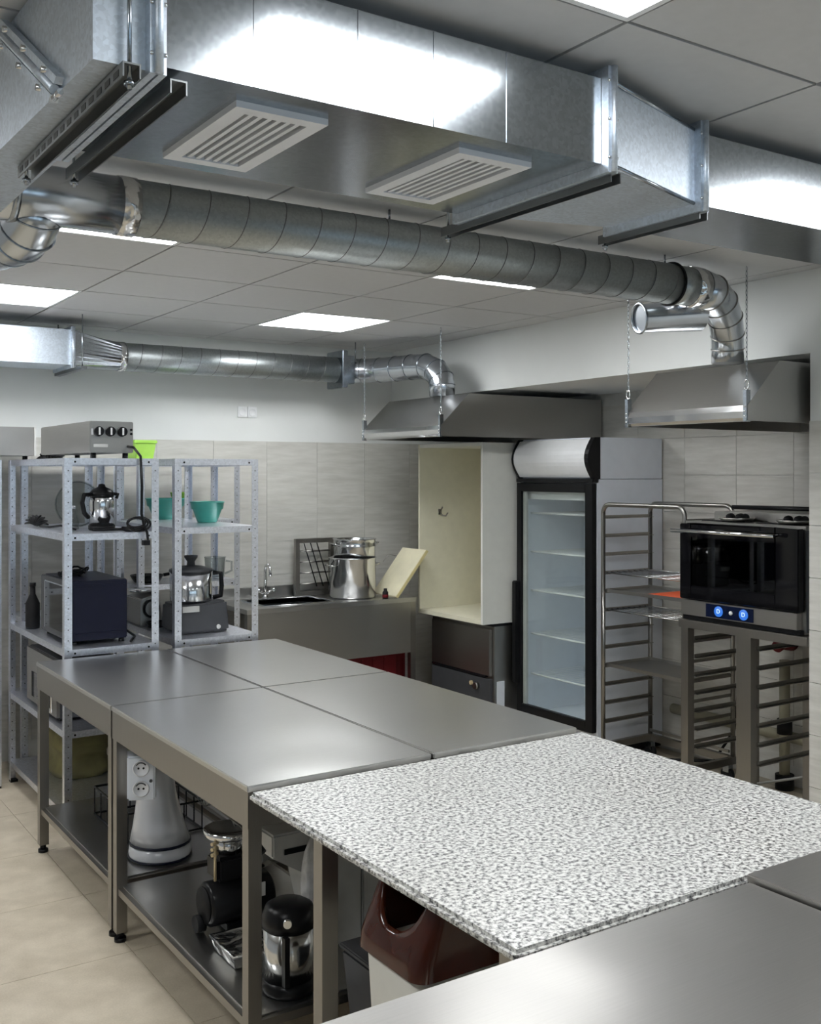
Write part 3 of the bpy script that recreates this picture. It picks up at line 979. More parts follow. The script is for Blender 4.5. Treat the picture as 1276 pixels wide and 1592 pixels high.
m.tube([(3.09, 6.445, .90), (3.09, 6.445, 1.06)] + arc((3.09, 6.405, 1.06), .04, 0, PI * .9, 8, (0, 1, 0), (0, 0, 1)) + [Vector((3.09, 6.365, 1.03))], .010, 10)
m.sphere((3.09, 6.40, 1.102), .012)
m.build('spout', 'chrome', tp)
for e in (-1, 1):
    m = MB().tube([(3.09, 6.445, .905), (3.09 + .045 * e, 6.43, .925)], .010, 8)
    m.sphere((3.09 + .055 * e, 6.428, .932), .02, .02, .016, 12, 8)
    m.build('handle', 'chrome', tp)

pt = thing('stock_pot', 'tall stainless stock pot on the draining end of the sink', 'pot', (3.63, 6.2, SZ))
r = .158
MB().lathe([(0, SZ + .001), (r - .01, SZ + .001), (r, SZ + .012), (r, 1.135), (r + .008, 1.142), (r + .004, 1.146), (r - .004, 1.14), (r - .004, SZ + .02), (0, SZ + .018)], (3.63, 6.2, 0), 40).build('body', 'shiny', pt)
for e in (-1, 1):
    MB().tube([(3.63 + e * r, 6.15, 1.09), (3.63 + e * (r + .035), 6.165, 1.095), (3.63 + e * (r + .035), 6.235, 1.095), (3.63 + e * r, 6.25, 1.09)], .006, 8).build('handle', 'chrome', pt)
p2 = thing('nested_pot', 'second smaller steel pot nested in the tall stock pot', 'pot', (3.645, 6.2, 1.0))
r = .143
MB().lathe([(0, 1.0), (r, 1.0), (r, 1.215), (r + .004, 1.222), (r, 1.228), (r, 1.262), (r + .01, 1.268), (r + .004, 1.272), (r - .005, 1.266), (r - .005, 1.01), (0, 1.01)], (3.645, 6.2, 0), 40).build('body', 'shiny', p2)
for e in (-1, 1):
    MB().tube([(3.645 + e * r, 6.16, 1.225), (3.645 + e * (r + .03), 6.17, 1.24), (3.645 + e * (r + .03), 6.23, 1.24), (3.645 + e * r, 6.24, 1.225)], .005, 8).build('handle', 'chrome', p2)
# cutting board leaning against the cabinet
o0 = Vector((3.832, 6.245, SZ + .004))
ey = Vector((.0, -.30, 0)); es = Vector((.248, 0, .305)); en = Vector((-.305, 0, .262)).normalized() * .02
cbd = MB().hexa([o0, o0 + ey, o0 + ey + en, o0 + en], [o0 + es, o0 + es + ey, o0 + es + ey + en, o0 + es + en])
bd = cbd.build('cutting_board', 'boardwhite', bev=.003)
tag(bd, 'yellowed plastic cutting board leaning beside the stock pot', 'cutting board')
bh = MB().hexa([o0 + ey * 1.0 + Vector((0, -.0005, 0)), o0 + ey + Vector((0, -.004, 0)), o0 + ey + Vector((0, -.004, 0)) + en, o0 + ey + en + Vector((0, -.0005, 0))],
               [o0 + es + ey + Vector((0, -.0005, 0)), o0 + es + ey + Vector((0, -.004, 0)), o0 + es + ey + en + Vector((0, -.004, 0)), o0 + es + ey + en + Vector((0, -.0005, 0))])
bh.build('yellow_edge', 'yellow', bd)
MB().tube([o0 + es * .78 + Vector((-.01, 0, .02)), o0 + es * .8 + Vector((-.06, .03, .025)), o0 + es * .72 + Vector((-.09, .03, -.0))], .003, 6).build('hanging_loop', 'rack', bd)
dk = thing('drying_rack', 'square steel drying rack standing behind the stock pot', 'rack', (3.45, 6.42, SZ))
fm = MB()
x0, x1, z0, z1, y = 3.32, 3.62, SZ + .002, 1.265, 6.44
fm.box(x0, y, z0, x0 + .03, y + .03, z1); fm.box(x1 - .03, y, z0, x1, y + .03, z1); fm.box(x0 + .03, y, z1 - .03, x1 - .03, y + .03, z1); fm.box(x0 + .03, y, z0, x1 - .03, y + .03, z0 + .03)
fm.build('frame', 'frame', dk)
for k in range(4):
    z = z0 + .08 + k * .075
    MB().cyl((x0 + .03, y + .015, z), (x1 - .03, y + .015, z), .006, n=8).build('bar', 'rack', dk)
for k in range(3):
    MB().cyl((x0 + .06 + k * .05, y - .004, z1 - .03), (x0 + .16 + k * .05, y - .004, z0 + .06), .004, n=6).build('spoke', 'softblack', dk)
bt = thing('small_bottle', 'small dark bottle with red label between pot and board', 'bottle', (3.765, 5.995, SZ))
MB().lathe([(0, SZ + .001), (.02, SZ + .001), (.02, SZ + .045), (.012, SZ + .055), (.012, SZ + .07), (0, SZ + .07)], (3.765, 5.995, 0), 14).build('body', 'softblack', bt)
MB().lathe([(.0205, SZ + .01), (.0205, SZ + .03)], (3.765, 5.995, 0), 14).build('label', 'red', bt)
rc = thing('red_crate', 'dark red plastic crate under the sink unit', 'crate', (3.75, 6.2, 0))
c = MB()
x0, x1, y0, y1, z0, z1 = 3.45, 3.93, 6.12, 6.46, .16, .47
c.box(x0, y0, z0, x1, y1, z0 + .01); c.box(x0, y0, z0 + .01, x1, y0 + .012, z1); c.box(x0, y1 - .012, z0 + .01, x1, y1, z1); c.box(x0, y0 + .012, z0 + .01, x0 + .012, y1 - .012, z1); c.box(x1 - .012, y0 + .012, z0 + .01, x1, y1 - .012, z1)
c.build('shell', 'red', rc)
for k in range(5):
    B(x0 + .02 + k * .09, y0 - .006, z0 + .02, x0 + .035 + k * .09, y0, z1 - .02).build('rib', 'red', rc)
B(x0 + .04, y0 + .05, 0, x1 - .04, y1 - .05, z0).build('base_block', 'softblack', rc)
fe = thing('red_canister', 'dark red canister in the gap between sink and dishwasher', 'canister', (4.085, 6.36, 0))
MB().lathe([(0, 0.001), (.06, .001), (.065, .02), (.065, .62), (.03, .68), (.025, .70), (0, .70)], (4.085, 6.36, 0), 24).build('body', 'red', fe)
MB().cyl((4.085, 6.36, .70), (4.085, 6.36, .74), .02, n=12).box(4.025, 6.35, .735, 4.115, 6.37, .75).build('valve', 'black', fe)

# wall socket high on the back wall
ws = thing('wall_socket', 'white double socket plate high on the back wall', 'socket', (3.0, YB, 2.09))
for k in range(2):
    x = 2.935 + k * .072
    B(x, YB - .012, 2.095, x + .068, YB, 2.168).build('plate', 'white', ws, bev=.003)
    MB().lathe([(0, -.0128), (.024, -.0128), (.026, -.0145), (.027, -.012)], (x + .034, YB, 2.131), 20, axis='y').build('socket_ring', 'white', ws)

# ================================================================== TRAY TROLLEY
RX0, RX1, RYA, RYB = 4.335, 4.725, 3.885, 4.505
tr_ = thing('tray_trolley', 'tall stainless tray trolley in front of the fridge side', 'trolley', ((RX0 + RX1) / 2, (RYA + RYB) / 2, 0))
RT = 1.535
for x, nm in ((RX0, 'front_hoop'), (RX1, 'rear_hoop')):
    path = [Vector((x, RYB, .14)), Vector((x, RYB, RT - .05))] + arc((x, RYB - .05, RT - .05), .05, 0, PI / 2, 6, (0, 1, 0), (0, 0, 1)) + arc((x, RYA + .05, RT - .05), .05, PI / 2, PI, 6, (0, 1, 0), (0, 0, 1)) + [Vector((x, RYA, .14))]
    MB().tube(path, .0135, 10).build(nm, 'rack', tr_)
for y, e in ((RYB, -1), (RYA, 1)):
    for k in range(12):
        z = 1.452 - .1085 * k
        MB().prism([(y, z), (y, z + .018), (y + e * .003, z + .018), (y + e * .003, z + .003), (y + e * .028, z + .003), (y + e * .028, z)], 'x', RX0, RX1).build('tray_runner', 'rack', tr_)
bs = MB()
bs.box(RX0 - .014, RYA - .014, .10, RX0 + .014, RYB + .014, .14); bs.box(RX1 - .014, RYA - .014, .10, RX1 + .014, RYB + .014, .14)
bs.box(RX0 + .014, RYA - .014, .10, RX1 - .014, RYA + .014, .14); bs.box(RX0 + .014, RYB - .014, .10, RX1 - .014, RYB + .014, .14)
bs.build('base_frame', 'rack', tr_)
B(RX1 - .02, RYA + .014, .16, RX1 - .012, RYB - .014, .175).build('cross_bar', 'rack', tr_)
for x in (RX0 + .02, RX1 - .02):
    for y in (RYA + .02, RYB - .02):
        ca = B(x - .018, y - .02, .055, x + .018, y + .02, .10).build('caster', 'galv', tr_)
        MB().cyl((x - .011, y, .04), (x + .011, y, .04), .04, n=20).build('wheel', 'softblack', ca)


def wire_grid(z, label, mat='rack'):
    t = thing('wire_shelf_grid', label, 'grid', ((RX0 + RX1) / 2, (RYA + RYB) / 2, z), 'grids and trays in the trolley')
    m = MB().tube([(RX0 + .02, RYA + .01, z), (RX1 - .02, RYA + .01, z), (RX1 - .02, RYB - .01, z), (RX0 + .02, RYB - .01, z)], .004, 6, closed=True)
    m.build('rim', mat, t)
    for k in range(7):
        x = RX0 + .06 + k * .045
        MB().cyl((x, RYA + .01, z + .003), (x, RYB - .01, z + .003), .0025, n=5).build('wire', mat, t)
    return t


Zr = [1.452 - .1085 * k for k in range(12)]
wire_grid(Zr[3] + .008, 'wire cooling grid on the fourth runner of the tray trolley', 'shiny')
wire_grid(Zr[5] + .008, 'lower wire grid in the trolley beneath the orange tray', 'shiny')


def baking_tray(z, label, y0=RYA + .006, y1=RYB - .006):
    t = thing('baking_tray', label, 'tray', ((RX0 + RX1) / 2, (y0 + y1) / 2, z), 'grids and trays in the trolley')
    m = MB()
    x0, x1 = RX0 + .016, RX1 - .016
    m.box(x0, y0, z, x1, y1, z + .003); m.box(x0, y0, z + .003, x0 + .003, y1, z + .02); m.box(x1 - .003, y0, z + .003, x1, y1, z + .02)
    m.box(x0 + .003, y0, z + .003, x1 - .003, y0 + .003, z + .02); m.box(x0 + .003, y1 - .003, z + .003, x1 - .003, y1, z + .02)
    m.build('pan', 'appliance', t)
    return t


baking_tray(Zr[4] + .0035, 'flat steel tray carrying orange mat in the trolley')
baking_tray(Zr[8] + .0035, 'steel tray low in the trolley under the oven')
om = MB().box(RX0 + .03, RYA + .03, Zr[4] + .008, RX1 - .05, RYA + .30, Zr[4] + .022)
tag(om.build('silicone_mat', 'orange', bev=.005), 'bright orange folded silicone mat on the trolley tray', 'mat')

# ================================================================== OVEN ON ITS STAND
OX0, OX1, OYA, OYB, OZA, OZB = 4.10, 4.72, 3.0, 3.712, .978, 1.475
ov = thing('convection_oven', 'black glass convection oven with blue lit control dials', 'oven', (4.4, 3.35, OZA))
b = MB()
b.box(OX0 + .05, OYA, OZA, OX1, OYA + .03, OZB - .0); b.box(OX0 + .05, OYB - .03, OZA, OX1, OYB, OZB)
b.box(OX1 - .02, OYA + .03, OZA, OX1, OYB - .03, OZB); b.box(OX0 + .05, OYA + .03, OZA, OX1 - .02, OYB - .03, OZA + .08); b.box(OX0 + .05, OYA + .03, OZB - .02, OX1 - .02, OYB - .03, OZB)
b.build('housing', 'appliance', ov)
inn = MB()
inn.box(OX1 - .10, OYA + .05, OZA + .09, OX1 - .09, OYB - .05, OZB - .03); inn.box(OX0 + .05, OYA + .03, OZA + .08, OX1 - .1, OYB - .03, OZA + .085)
inn.build('cavity', 'darkgrey', ov)
for k in range(4):
    z = OZA + .13 + k * .075
    r_ = MB()
    for y in (OYA + .045, OYB - .045): r_.cyl((OX0 + .07, y, z), (OX1 - .12, y, z), .004, n=6)
    r_.build('rack_rail', 'shiny', ov)['kind'] = 'stuff'
fn = MB().cyl((OX1 - .105, 3.22, 1.25), (OX1 - .125, 3.22, 1.25), .10, n=24)
fn.build('fan_cover', 'rack', ov)
B(OX0 + .12, OYA + .05, OZA + .21, OX1 - .13, OYB - .05, OZA + .215).build('oven_tray', 'shiny', ov)
d = MB()
dz0, dz1 = OZA + .105, OZB - .012
d.box(OX0, OYA + .004, dz0, OX0 + .045, OYA + .13, dz1); d.box(OX0, OYB - .075, dz0, OX0 + .045, OYB - .004, dz1)
d.box(OX0, OYA + .13, dz0, OX0 + .045, OYB - .075, dz0 + .07); d.box(OX0, OYA + .13, dz1 - .07, OX0 + .045, OYB - .075, dz1)
dr = d.build('door', 'blackgloss', ov, bev=.004)
B(OX0 + .006, OYA + .13, dz0 + .07, OX0 + .012, OYB - .075, dz1 - .07).build('pane', 'ovenglass', dr)
hb = MB().tube([(OX0 - .045, OYA + .10, dz1 - .035), (OX0 - .045, OYB + .012, dz1 - .035)], .010, 10)
for y in (OYA + .12, OYB - .03): hb.cyl((OX0 + .001, y, dz1 - .035), (OX0 - .045, y, dz1 - .035), .007, n=8)
hb.build('handle', 'chrome', dr)
cp_ = B(OX0 + .012, OYA + .02, OZA + .022, OX0 + .05, OYB - .002, OZA + .098).build('control_panel', 'appliance', ov, bev=.002)
ds = B(OX0 + .008, 3.26, OZA + .028, OX0 + .0125, 3.545, OZA + .092).build('display_strip', 'bluelcd', ov)
for y, dg in ((3.465, '72'), (3.315, '18')):
    MB().lathe([(0, 0), (.026, 0), (.026, -.003), (0, -.003)], (OX0 + .008, y, OZA + .06), 20, axis='x').build('dial_glow', 'lcdglow', ds)
    text_mesh('D' if y > 3.4 else 'D', .03, 'dial_symbol', 'digits', ds, Matrix.Translation((OX0 + .0045, y, OZA + .06)) @ Matrix.Rotation(-PI / 2, 4, 'Z') @ Matrix.Rotation(PI / 2, 4, 'X'))
MB().lathe([(0, 0), (.010, 0), (.010, -.004), (0, -.004)], (OX0 + .008, 3.39, OZA + .06), 14, axis='x').build('knob', 'white', ds)
B(OX0 + .02, OYA + .01, OZA, OX0 + .05, OYB - .01, OZA + .02).build('lower_lip', 'black', ov)
sv = MB()
sv.box(OX0 + .05, OYA - .006, OZA + .01, OX0 + .075, OYA, OZB - .02)
sv.build('side_trim', 'darkgrey', ov)
for k in range(2):
    B(OX0 + .10, 3.10 + k * .33, OZB, OX0 + .16, 3.32 + k * .33, OZB + .004).build('vent', 'softblack', ov)
B(OX0 + .24, OYA + .02, OZB, OX1 - .01, OYB - .02, OZB + .045).build('motor_cover', 'appliance', ov, bev=.005)

st = thing('oven_stand', 'stainless tray stand beneath the black oven', 'stand', (4.4, 3.5, 0))
B(OX0 + .005, 2.96, OZA - .045, OX1, 3.722, OZA - .003).build('top_frame', 'frame', st, bev=.003)
for y, w in ((3.662, .045), (3.275, .085)):
    for x in (OX0 + .01, 4.62):
        B(x, y, .03, x + .045, y + w, OZA - .045).build('leg', 'frame', st)
        MB().cyl((x + .022, y + w / 2, 0), (x + .022, y + w / 2, .03), .02, n=10).build('foot', 'black', st)
for y, e in ((3.662, -1), (3.275, -1)):
    for k in range(7):
        z = OZA - .11 - .092 * k
        MB().prism([(y, z), (y, z + .02), (y + e * .003, z + .02), (y + e * .003, z + .003), (y + e * .02, z + .003), (y + e * .02, z)], 'x', OX0 + .055, 4.62).build('tray_runner', 'rack', st)
# black pole and clutter on top of the oven
po = thing('black_pole', 'black pole lying along the back of the oven top', 'pole', (4.66, 3.35, OZB + .045))
MB().cyl((4.62, 2.98, OZB + .062), (4.62, 3.80, OZB + .058), .0125, n=12).build('shaft', 'black', po)
MB().cyl((4.62, 3.17, OZB + .066), (4.62, 3.21, OZB + .066), .0205, n=14).build('grip', 'softblack', po)
for k, (y, lab) in enumerate(((3.47, 'shallow black pan with dark lumps on the oven top, left one'), (3.13, 'shallow black pan on the oven top nearest the white wall'))):
    pn = thing('shallow_pan', lab, 'pan', (4.24, y, OZB + .004), 'pans on the oven')
    MB().lathe([(0, OZB + .001), (.075, OZB + .001), (.09, OZB + .018), (.086, OZB + .018), (.072, OZB + .006), (0, OZB + .006)], (4.25, y, .004), 24).build('dish', 'rack', pn)
    for q in range(5):
        MB().sphere((4.25 + .03 * math.cos(q * 1.3), y + .045 * math.sin(q * 1.3), OZB + .024), .02, .022, .018, 10, 8).build('lump', 'softblack', pn)

# pipes, plugs and cables at the recess wall
pp = thing('drain_pipe', 'dark vertical drain pipe behind the oven stand', 'pipe', (4.9, 3.66, 0))
MB().cyl((4.85, 3.64, .06), (4.85, 3.64, .70), .028, n=14).build('riser', 'pipe', pp)
MB().cyl((4.85, 3.64, .30), (4.85, 3.64, .38), .04, n=14).build('collar', 'softblack', pp)
MB().cyl((4.85, 3.64, 0), (4.85, 3.64, .08), .05, n=14).build('floor_collar', 'softblack', pp)
hp_ = MB().cyl((4.915, 2.89, .27), (4.915, 4.5, .27), .03, n=12)
tag(hp_.build('horizontal_pipe', 'pipe'), 'brownish pipe running low along the recess wall', 'pipe')
for y, z, lab in ((3.55, .90, 'upper red power plug on the wall behind the oven stand'), (3.66, .79, 'lower red power plug on the wall behind the oven stand')):
    pl = thing('power_plug', lab, 'plug', (4.9, y, z), 'red plugs behind the oven stand')
    MB().cyl((4.935, y, z), (4.86, y, z + .01), .05, .045, n=16).build('housing', 'red', pl)
    MB().cyl((4.86, y, z + .01), (4.80, y - .005, z - .02), .04, .03, n=14).build('plug_body', 'red', pl)
cc = MB()
cc.tube([(4.925, 3.30 + .055 * math.cos(a), .46 + .06 * math.sin(a)) for a in [2 * PI * i / 20 for i in range(20)]], .006, 6, closed=True)
tag(cc.build('cable_loop', 'softblack'), 'black cable loop hanging on the wall behind the oven stand', 'cable')
wc = MB().tube([(4.88, 3.02, .02), (4.6, 3.25, .015), (4.45, 3.5, .02), (4.55, 3.75, .03), (4.82, 3.45, .12), (4.90, 3.40, .20)], .007, 6)
tag(wc.build('white_hose', 'lightgrey'), 'thin white hose on the floor under the oven', 'hose')
bc = MB().tube([(4.86, 3.95, .55), (4.85, 3.98, .25), (4.82, 4.1, .05), (4.7, 4.35, .02), (4.62, 4.56, .02)], .009, 6)
tag(bc.build('black_cable', 'softblack'), 'black cable on the floor behind the tray trolley', 'cable')

# ================================================================== SHELVING UNITS
def shelving(x0, x1, y0, y1, ztop, levels, label):
    t = thing('shelving_unit', label, 'shelf', ((x0 + x1) / 2, (y0 + y1) / 2, 0), 'perforated metal shelving units')
    w, k = .036, .0022
    for x, ex in ((x0, 1), (x1, -1)):
        for y, ey in ((y0, 1), (y1, -1)):
            m = MB()
            m.box(x, y, .012, x + ex * w, y + ey * k, ztop); m.box(x, y + ey * k, .012, x + ex * k, y + ey * w, ztop)
            po = m.build('post', 'shelfmetal', t)
            h = MB()
            z = .08
            while z < ztop - .02:
                if ey > 0:
                    h.cyl((x + ex * w * .5, y - .0004, z), (x + ex * w * .5, y + .0004, z), .0032, n=8)
                else:
                    h.cyl((x + ex * w * .5, y - k - .0004, z), (x + ex * w * .5, y - k + .0004, z), .0032, n=8)
                z += .05
            h.build('perforation', 'darkgrey', po)['kind'] = 'stuff'
            B(x + ex * .001, y + ey * .001, 0, x + ex * .04, y + ey * .04, .014).build('foot', 'black', po)
    for z in levels:
        m = MB()
        a, b, c, d = x0 + .003, x1 - .003, y0 + .003, y1 - .003
        m.box(a, c, z - .004, b, d, z)
        m.box(a, c, z - .032, b, c + .002, z - .004); m.box(a, d - .002, z - .032, b, d, z - .004)
        m.box(a, c + .002, z - .032, a + .002, d - .002, z - .004); m.box(b - .002, c + .002, z - .032, b, d - .002, z - .004)
        so = m.build('shelf', 'shelfmetal', t)
        for x in (x0 + .05, x1 - .05):
            MB().cyl((x, y0 + .0005, z - .018), (x, y0 + .0035, z - .018), .005, n=8).build('bolt', 'black', so)
    return t


shelving(1.364, 1.822, 5.0, 6.12, 1.79, [1.79, 1.43, .885, .50, .12], 'left perforated shelving unit holding the microwave behind the tables')
shelving(1.904, 2.358, 5.0, 5.94, 1.79, [1.79, 1.445, .885, .50, .12], 'right perforated shelving unit holding the food processor behind the tables')
shelving(2.06, 2.70, 5.99, 6.36, 1.79, [1.79, 1.435, 1.06, .55, .12], 'back shelving unit with teal bowls beside the sink')
shelving(1.44, 2.0, 6.15, 6.47, 1.79, [1.79, 1.40, .90, .45], 'narrow shelving unit against the tiles behind the microwave shelf')
shelving(.72, 1.30, 6.0, 6.40, 1.79, [1.79, 1.41, 1.07, .62, .3], 'shelving unit at the far left edge of the picture')

# appliance with three dials on the shelf top
ab = thing('tabletop_cooker', 'long steel cooker with three black dials on top of left shelf', 'cooker', (1.62, 5.55, 1.79))
B(1.513, 5.10, 1.818, 1.728, 6.02, 1.972).build('body', 'appliance', ab, bev=.004)
for k in range(3):
    x = 1.553 + k * .058
    d = MB().cyl((x, 5.10, 1.922), (x, 5.078, 1.922), .025, .023, n=20).build('dial', 'black', ab)
    B(x - .004, 5.074, 1.905, x + .004, 5.079, 1.94).build('pointer', 'white', d)
B(1.519, 5.098, 1.905, 1.529, 5.101, 1.935).build('label_plate', 'white', ab)
B(1.53, 5.0985, 1.845, 1.60, 5.101, 1.86).build('name_plate', 'lightgrey', ab)
for z in (1.912, 1.932): MB().cyl((1.716, 5.10, z), (1.716, 5.094, z), .006, n=10).build('lamp', 'black', ab)
for x in (1.54, 1.70):
    for y in (5.14, 5.97): MB().cyl((x, y, 1.791), (x, y, 1.82), .014, n=12).build('foot', 'black', ab)
cd_ = MB().tube([(1.70, 5.10, 1.85), (1.715, 5.06, 1.845), (1.725, 4.985, 1.80), (1.728, 4.975, 1.65), (1.726, 4.975, 1.52), (1.735, 4.97, 1.47), (1.752, 4.97, 1.43), (1.756, 4.97, 1.39), (1.74, 4.97, 1.375)], .0065, 8)
cd_.build('power_cord', 'black', ab)
cl = MB()
for k in range(3):
    cl.tube([(1.70 + (.045 + .006 * k) * math.cos(a) + .008 * k, 4.974 + .004 * k, 1.478 + (.022 + .006 * k) * math.sin(a) - .004 * k) for a in [2 * PI * i / 20 for i in range(20)]], .0055, 6, closed=True)
cl.box(1.728, 4.955, 1.368, 1.762, 4.982, 1.392)
cl.build('coiled_cord', 'black', ab)
sb = thing('steel_case', 'plain steel box on top of the far left shelving', 'box', (1.2, 6.25, 1.79))
B(.85, 6.07, 1.815, 1.497, 6.38, 1.975).build('body', 'appliance', sb, bev=.003)
B(1.490, 6.066, 1.815, 1.4975, 6.07, 1.975).build('edge_strip', 'lightgrey', sb)
for x in (.9, 1.25, 1.47):
    MB().cyl((x, 6.2, 1.791), (x, 6.2, 1.816), .015, n=10).build('foot', 'black', sb)
cbk = MB()
for k in range(4):
    cbk.tube([(1.60 + .06 * math.cos(a + k) + .012 * k, 6.2 + .03 * math.sin(a), 1.800 + .01 * k + .008 * math.sin(2 * a)) for a in [2 * PI * i / 16 for i in range(16)]], .007, 6, closed=True)
tag(cbk.build('cable_bundle', 'black'), 'bundle of black cable on the shelf top behind the cooker', 'cable')
gbx = thing('green_tub', 'lime green plastic tub on top of the back shelving', 'tub', (2.12, 6.15, 1.79))
MB().hexa([(2.065, 6.04, 1.792), (2.165, 6.04, 1.792), (2.165, 6.24, 1.792), (2.065, 6.24, 1.792)], [(2.05, 6.02, 1.895), (2.178, 6.02, 1.895), (2.178, 6.25, 1.895), (2.05, 6.25, 1.895)]).build('body', 'lime', gbx, bev=.004)
B(2.044, 6.014, 1.893, 2.184, 6.256, 1.912).build('lid', 'lime', gbx, bev=.004)

# middle shelf, left unit
ur = thing('vacuum_jug', 'steel vacuum jug with black lid on left shelf middle', 'jug', (1.64, 5.32, 1.43))
c = (1.632, 5.30, 0)
MB().lathe([(0, 1.431), (.062, 1.431), (.066, 1.437), (.066, 1.455), (0, 1.455)], c, 28).build('base', 'black', ur)
MB().lathe([(.062, 1.455), (.062, 1.575), (.056, 1.60), (0, 1.60)], c, 28).build('body', 'shiny', ur)
MB().lathe([(0, 1.598), (.06, 1.598), (.06, 1.62), (.045, 1.637), (.02, 1.648), (.015, 1.662), (0, 1.665)], c, 24).build('lid', 'black', ur)
MB().tube([(1.575, 5.28, 1.61), (1.535, 5.27, 1.61), (1.525, 5.27, 1.57), (1.535, 5.27, 1.52), (1.56, 5.28, 1.495)], .012, 8).build('handle', 'black', ur)
MB().tube([(1.68, 5.29, 1.615), (1.71, 5.28, 1.61), (1.70, 5.28, 1.59)], .009, 8).build('spout', 'black', ur)
dm_ = thing('clear_dome', 'clear round plastic dome behind the vacuum jug', 'dome', (1.59, 5.66, 1.43))
MB().lathe([(.004, .01), (.06, .008), (.10, -.01), (.115, -.04), (.118, -.06)], (1.60, 5.66, 1.555), 30, axis='y').build('shell', 'clearplastic', dm_)
MB().tube([(1.60 + .118 * math.cos(a), 5.60, 1.555 + .118 * math.sin(a)) for a in [2 * PI * i / 30 for i in range(30)]], .005, 6, closed=True).build('rim', 'clearplastic', dm_)
gj = thing('glass_bottle', 'small clear glass bottle left of the vacuum jug', 'bottle', (1.50, 5.38, 1.43))
MB().lathe([(0, 1.431), (.03, 1.431), (.032, 1.46), (.02, 1.50), (.012, 1.52), (.012, 1.535), (0, 1.535)], (1.535, 5.47, 0), 18).build('body', 'clearplastic', gj)
MB().lathe([(0, 1.535), (.014, 1.535), (.014, 1.55), (0, 1.552)], (1.535, 5.47, 0), 14).build('cap', 'chrome', gj)
sp_ = thing('whisk_head', 'black spiky bundle of cable ends on left shelf', 'cable', (1.44, 5.78, 1.43))
for k in range(9):
    a = PI * k / 8
    MB().tube([(1.43, 5.78, 1.445), (1.43 + .02 * math.cos(a), 5.78 - .05 * math.cos(a), 1.455 + .03 * math.sin(a)), (1.43 + .035 * math.cos(a), 5.78 - .10 * math.cos(a), 1.446 + .05 * math.sin(a))], [.012, .009, .004], 6).build('strand', 'black', sp_)
MB().tube([(1.44, 5.74, 1.437), (1.45, 5.6, 1.437), (1.47, 5.45, 1.45), (1.50, 5.3, 1.437)], .006, 6).build('lead', 'black', sp_)
tb = MB().box(1.56, 5.2, 1.432, 1.75, 5.24, 1.442)
tb.box(1.70, 5.06, 1.432, 1.78, 5.20, 1.450)
tag(tb.build('flat_tool', 'softblack', bev=.002), 'flat black tool lying right of the vacuum jug', 'tool')

# microwave
mw = thing('microwave', 'dark microwave with silver door edge on left shelf', 'microwave', (1.6, 5.37, .885))
B(1.432, 5.11, .905, 1.70, 5.62, 1.195).build('body', 'navy', mw, bev=.004)
f_ = B(1.412, 5.115, .908, 1.432, 5.615, 1.192).build('door', 'darkgrey', mw, bev=.003)
B(1.409, 5.19, .94, 1.4125, 5.52, 1.165).build('pane', 'blackgloss', f_)
B(1.402, 5.125, .915, 1.4125, 5.15, 1.185).build('handle', 'shiny', f_)
fr_ = MB().box(1.4095, 5.525, .93, 1.4122, 5.535, 1.17); fr_.box(1.4095, 5.18, .93, 1.4122, 5.19, 1.17); fr_.box(1.4095, 5.19, 1.165, 1.4122, 5.525, 1.172)
fr_.build('window_trim', 'shiny', f_)
for z in (.935, 1.165): B(1.44, 5.107, z, 1.69, 5.111, z + .006).build('pressed_rib', 'navy', mw)
for x in (1.45, 1.68):
    for y in (5.14, 5.59): MB().cyl((x, y, .886), (x, y, .906), .014, n=10).build('foot', 'black', mw)
MB().tube([(1.70, 5.45, 1.12), (1.74, 5.40, 1.14), (1.75, 5.36, 1.08), (1.73, 5.33, 1.0), (1.74, 5.32, .93), (1.77, 5.2, .893), (1.70, 5.06, .893)], .006, 6).build('power_cord', 'black', mw)
cbk = MB()
for k in range(4):
    cbk.tube([(1.50 + .055 * math.cos(a + k) + .012 * k, 5.40 + .05 * math.sin(a + k), 1.205 + .008 * k + .01 * math.sin(3 * a)) for a in [2 * PI * i / 18 for i in range(18)]], .0055, 6, closed=True)
tag(cbk.build('cable_coil', 'black'), 'coil of black cable lying on top of the microwave', 'cable')
bx = thing('black_bottle', 'slim black bottle at the far left of the microwave', 'bottle', (1.42, 5.80, .885))
MB().lathe([(0, .886), (.035, .886), (.037, .9), (.037, 1.02), (.015, 1.07), (.014, 1.11), (0, 1.11)], (1.42, 5.82, 0), 18).build('body', 'softblack', bx)
MB().lathe([(0, 1.11), (.017, 1.11), (.017, 1.13), (0, 1.13)], (1.42, 5.82, 0), 14).build('cap', 'black', bx)
# small oven on the lower left shelf
so_ = thing('toaster_oven', 'small silver fronted oven on lower left shelf', 'oven', (1.55, 5.45, .50))
B(1.405, 5.22, .515, 1.68, 5.82, .80).build('body', 'darkgrey', so_, bev=.004)
f_ = B(1.388, 5.23, .52, 1.405, 5.81, .795).build('door', 'appliance', so_)
B(1.385, 5.30, .55, 1.3885, 5.70, .68).build('pane', 'blackgloss', f_)
MB().cyl((1.375, 5.27, .54), (1.375, 5.27, .78), .006, n=8).build('handle', 'chrome', f_)
for x in (1.42, 1.66):
    for y in (5.26, 5.78): MB().cyl((x, y, .501), (x, y, .516), .014, n=10).build('foot', 'black', so_)
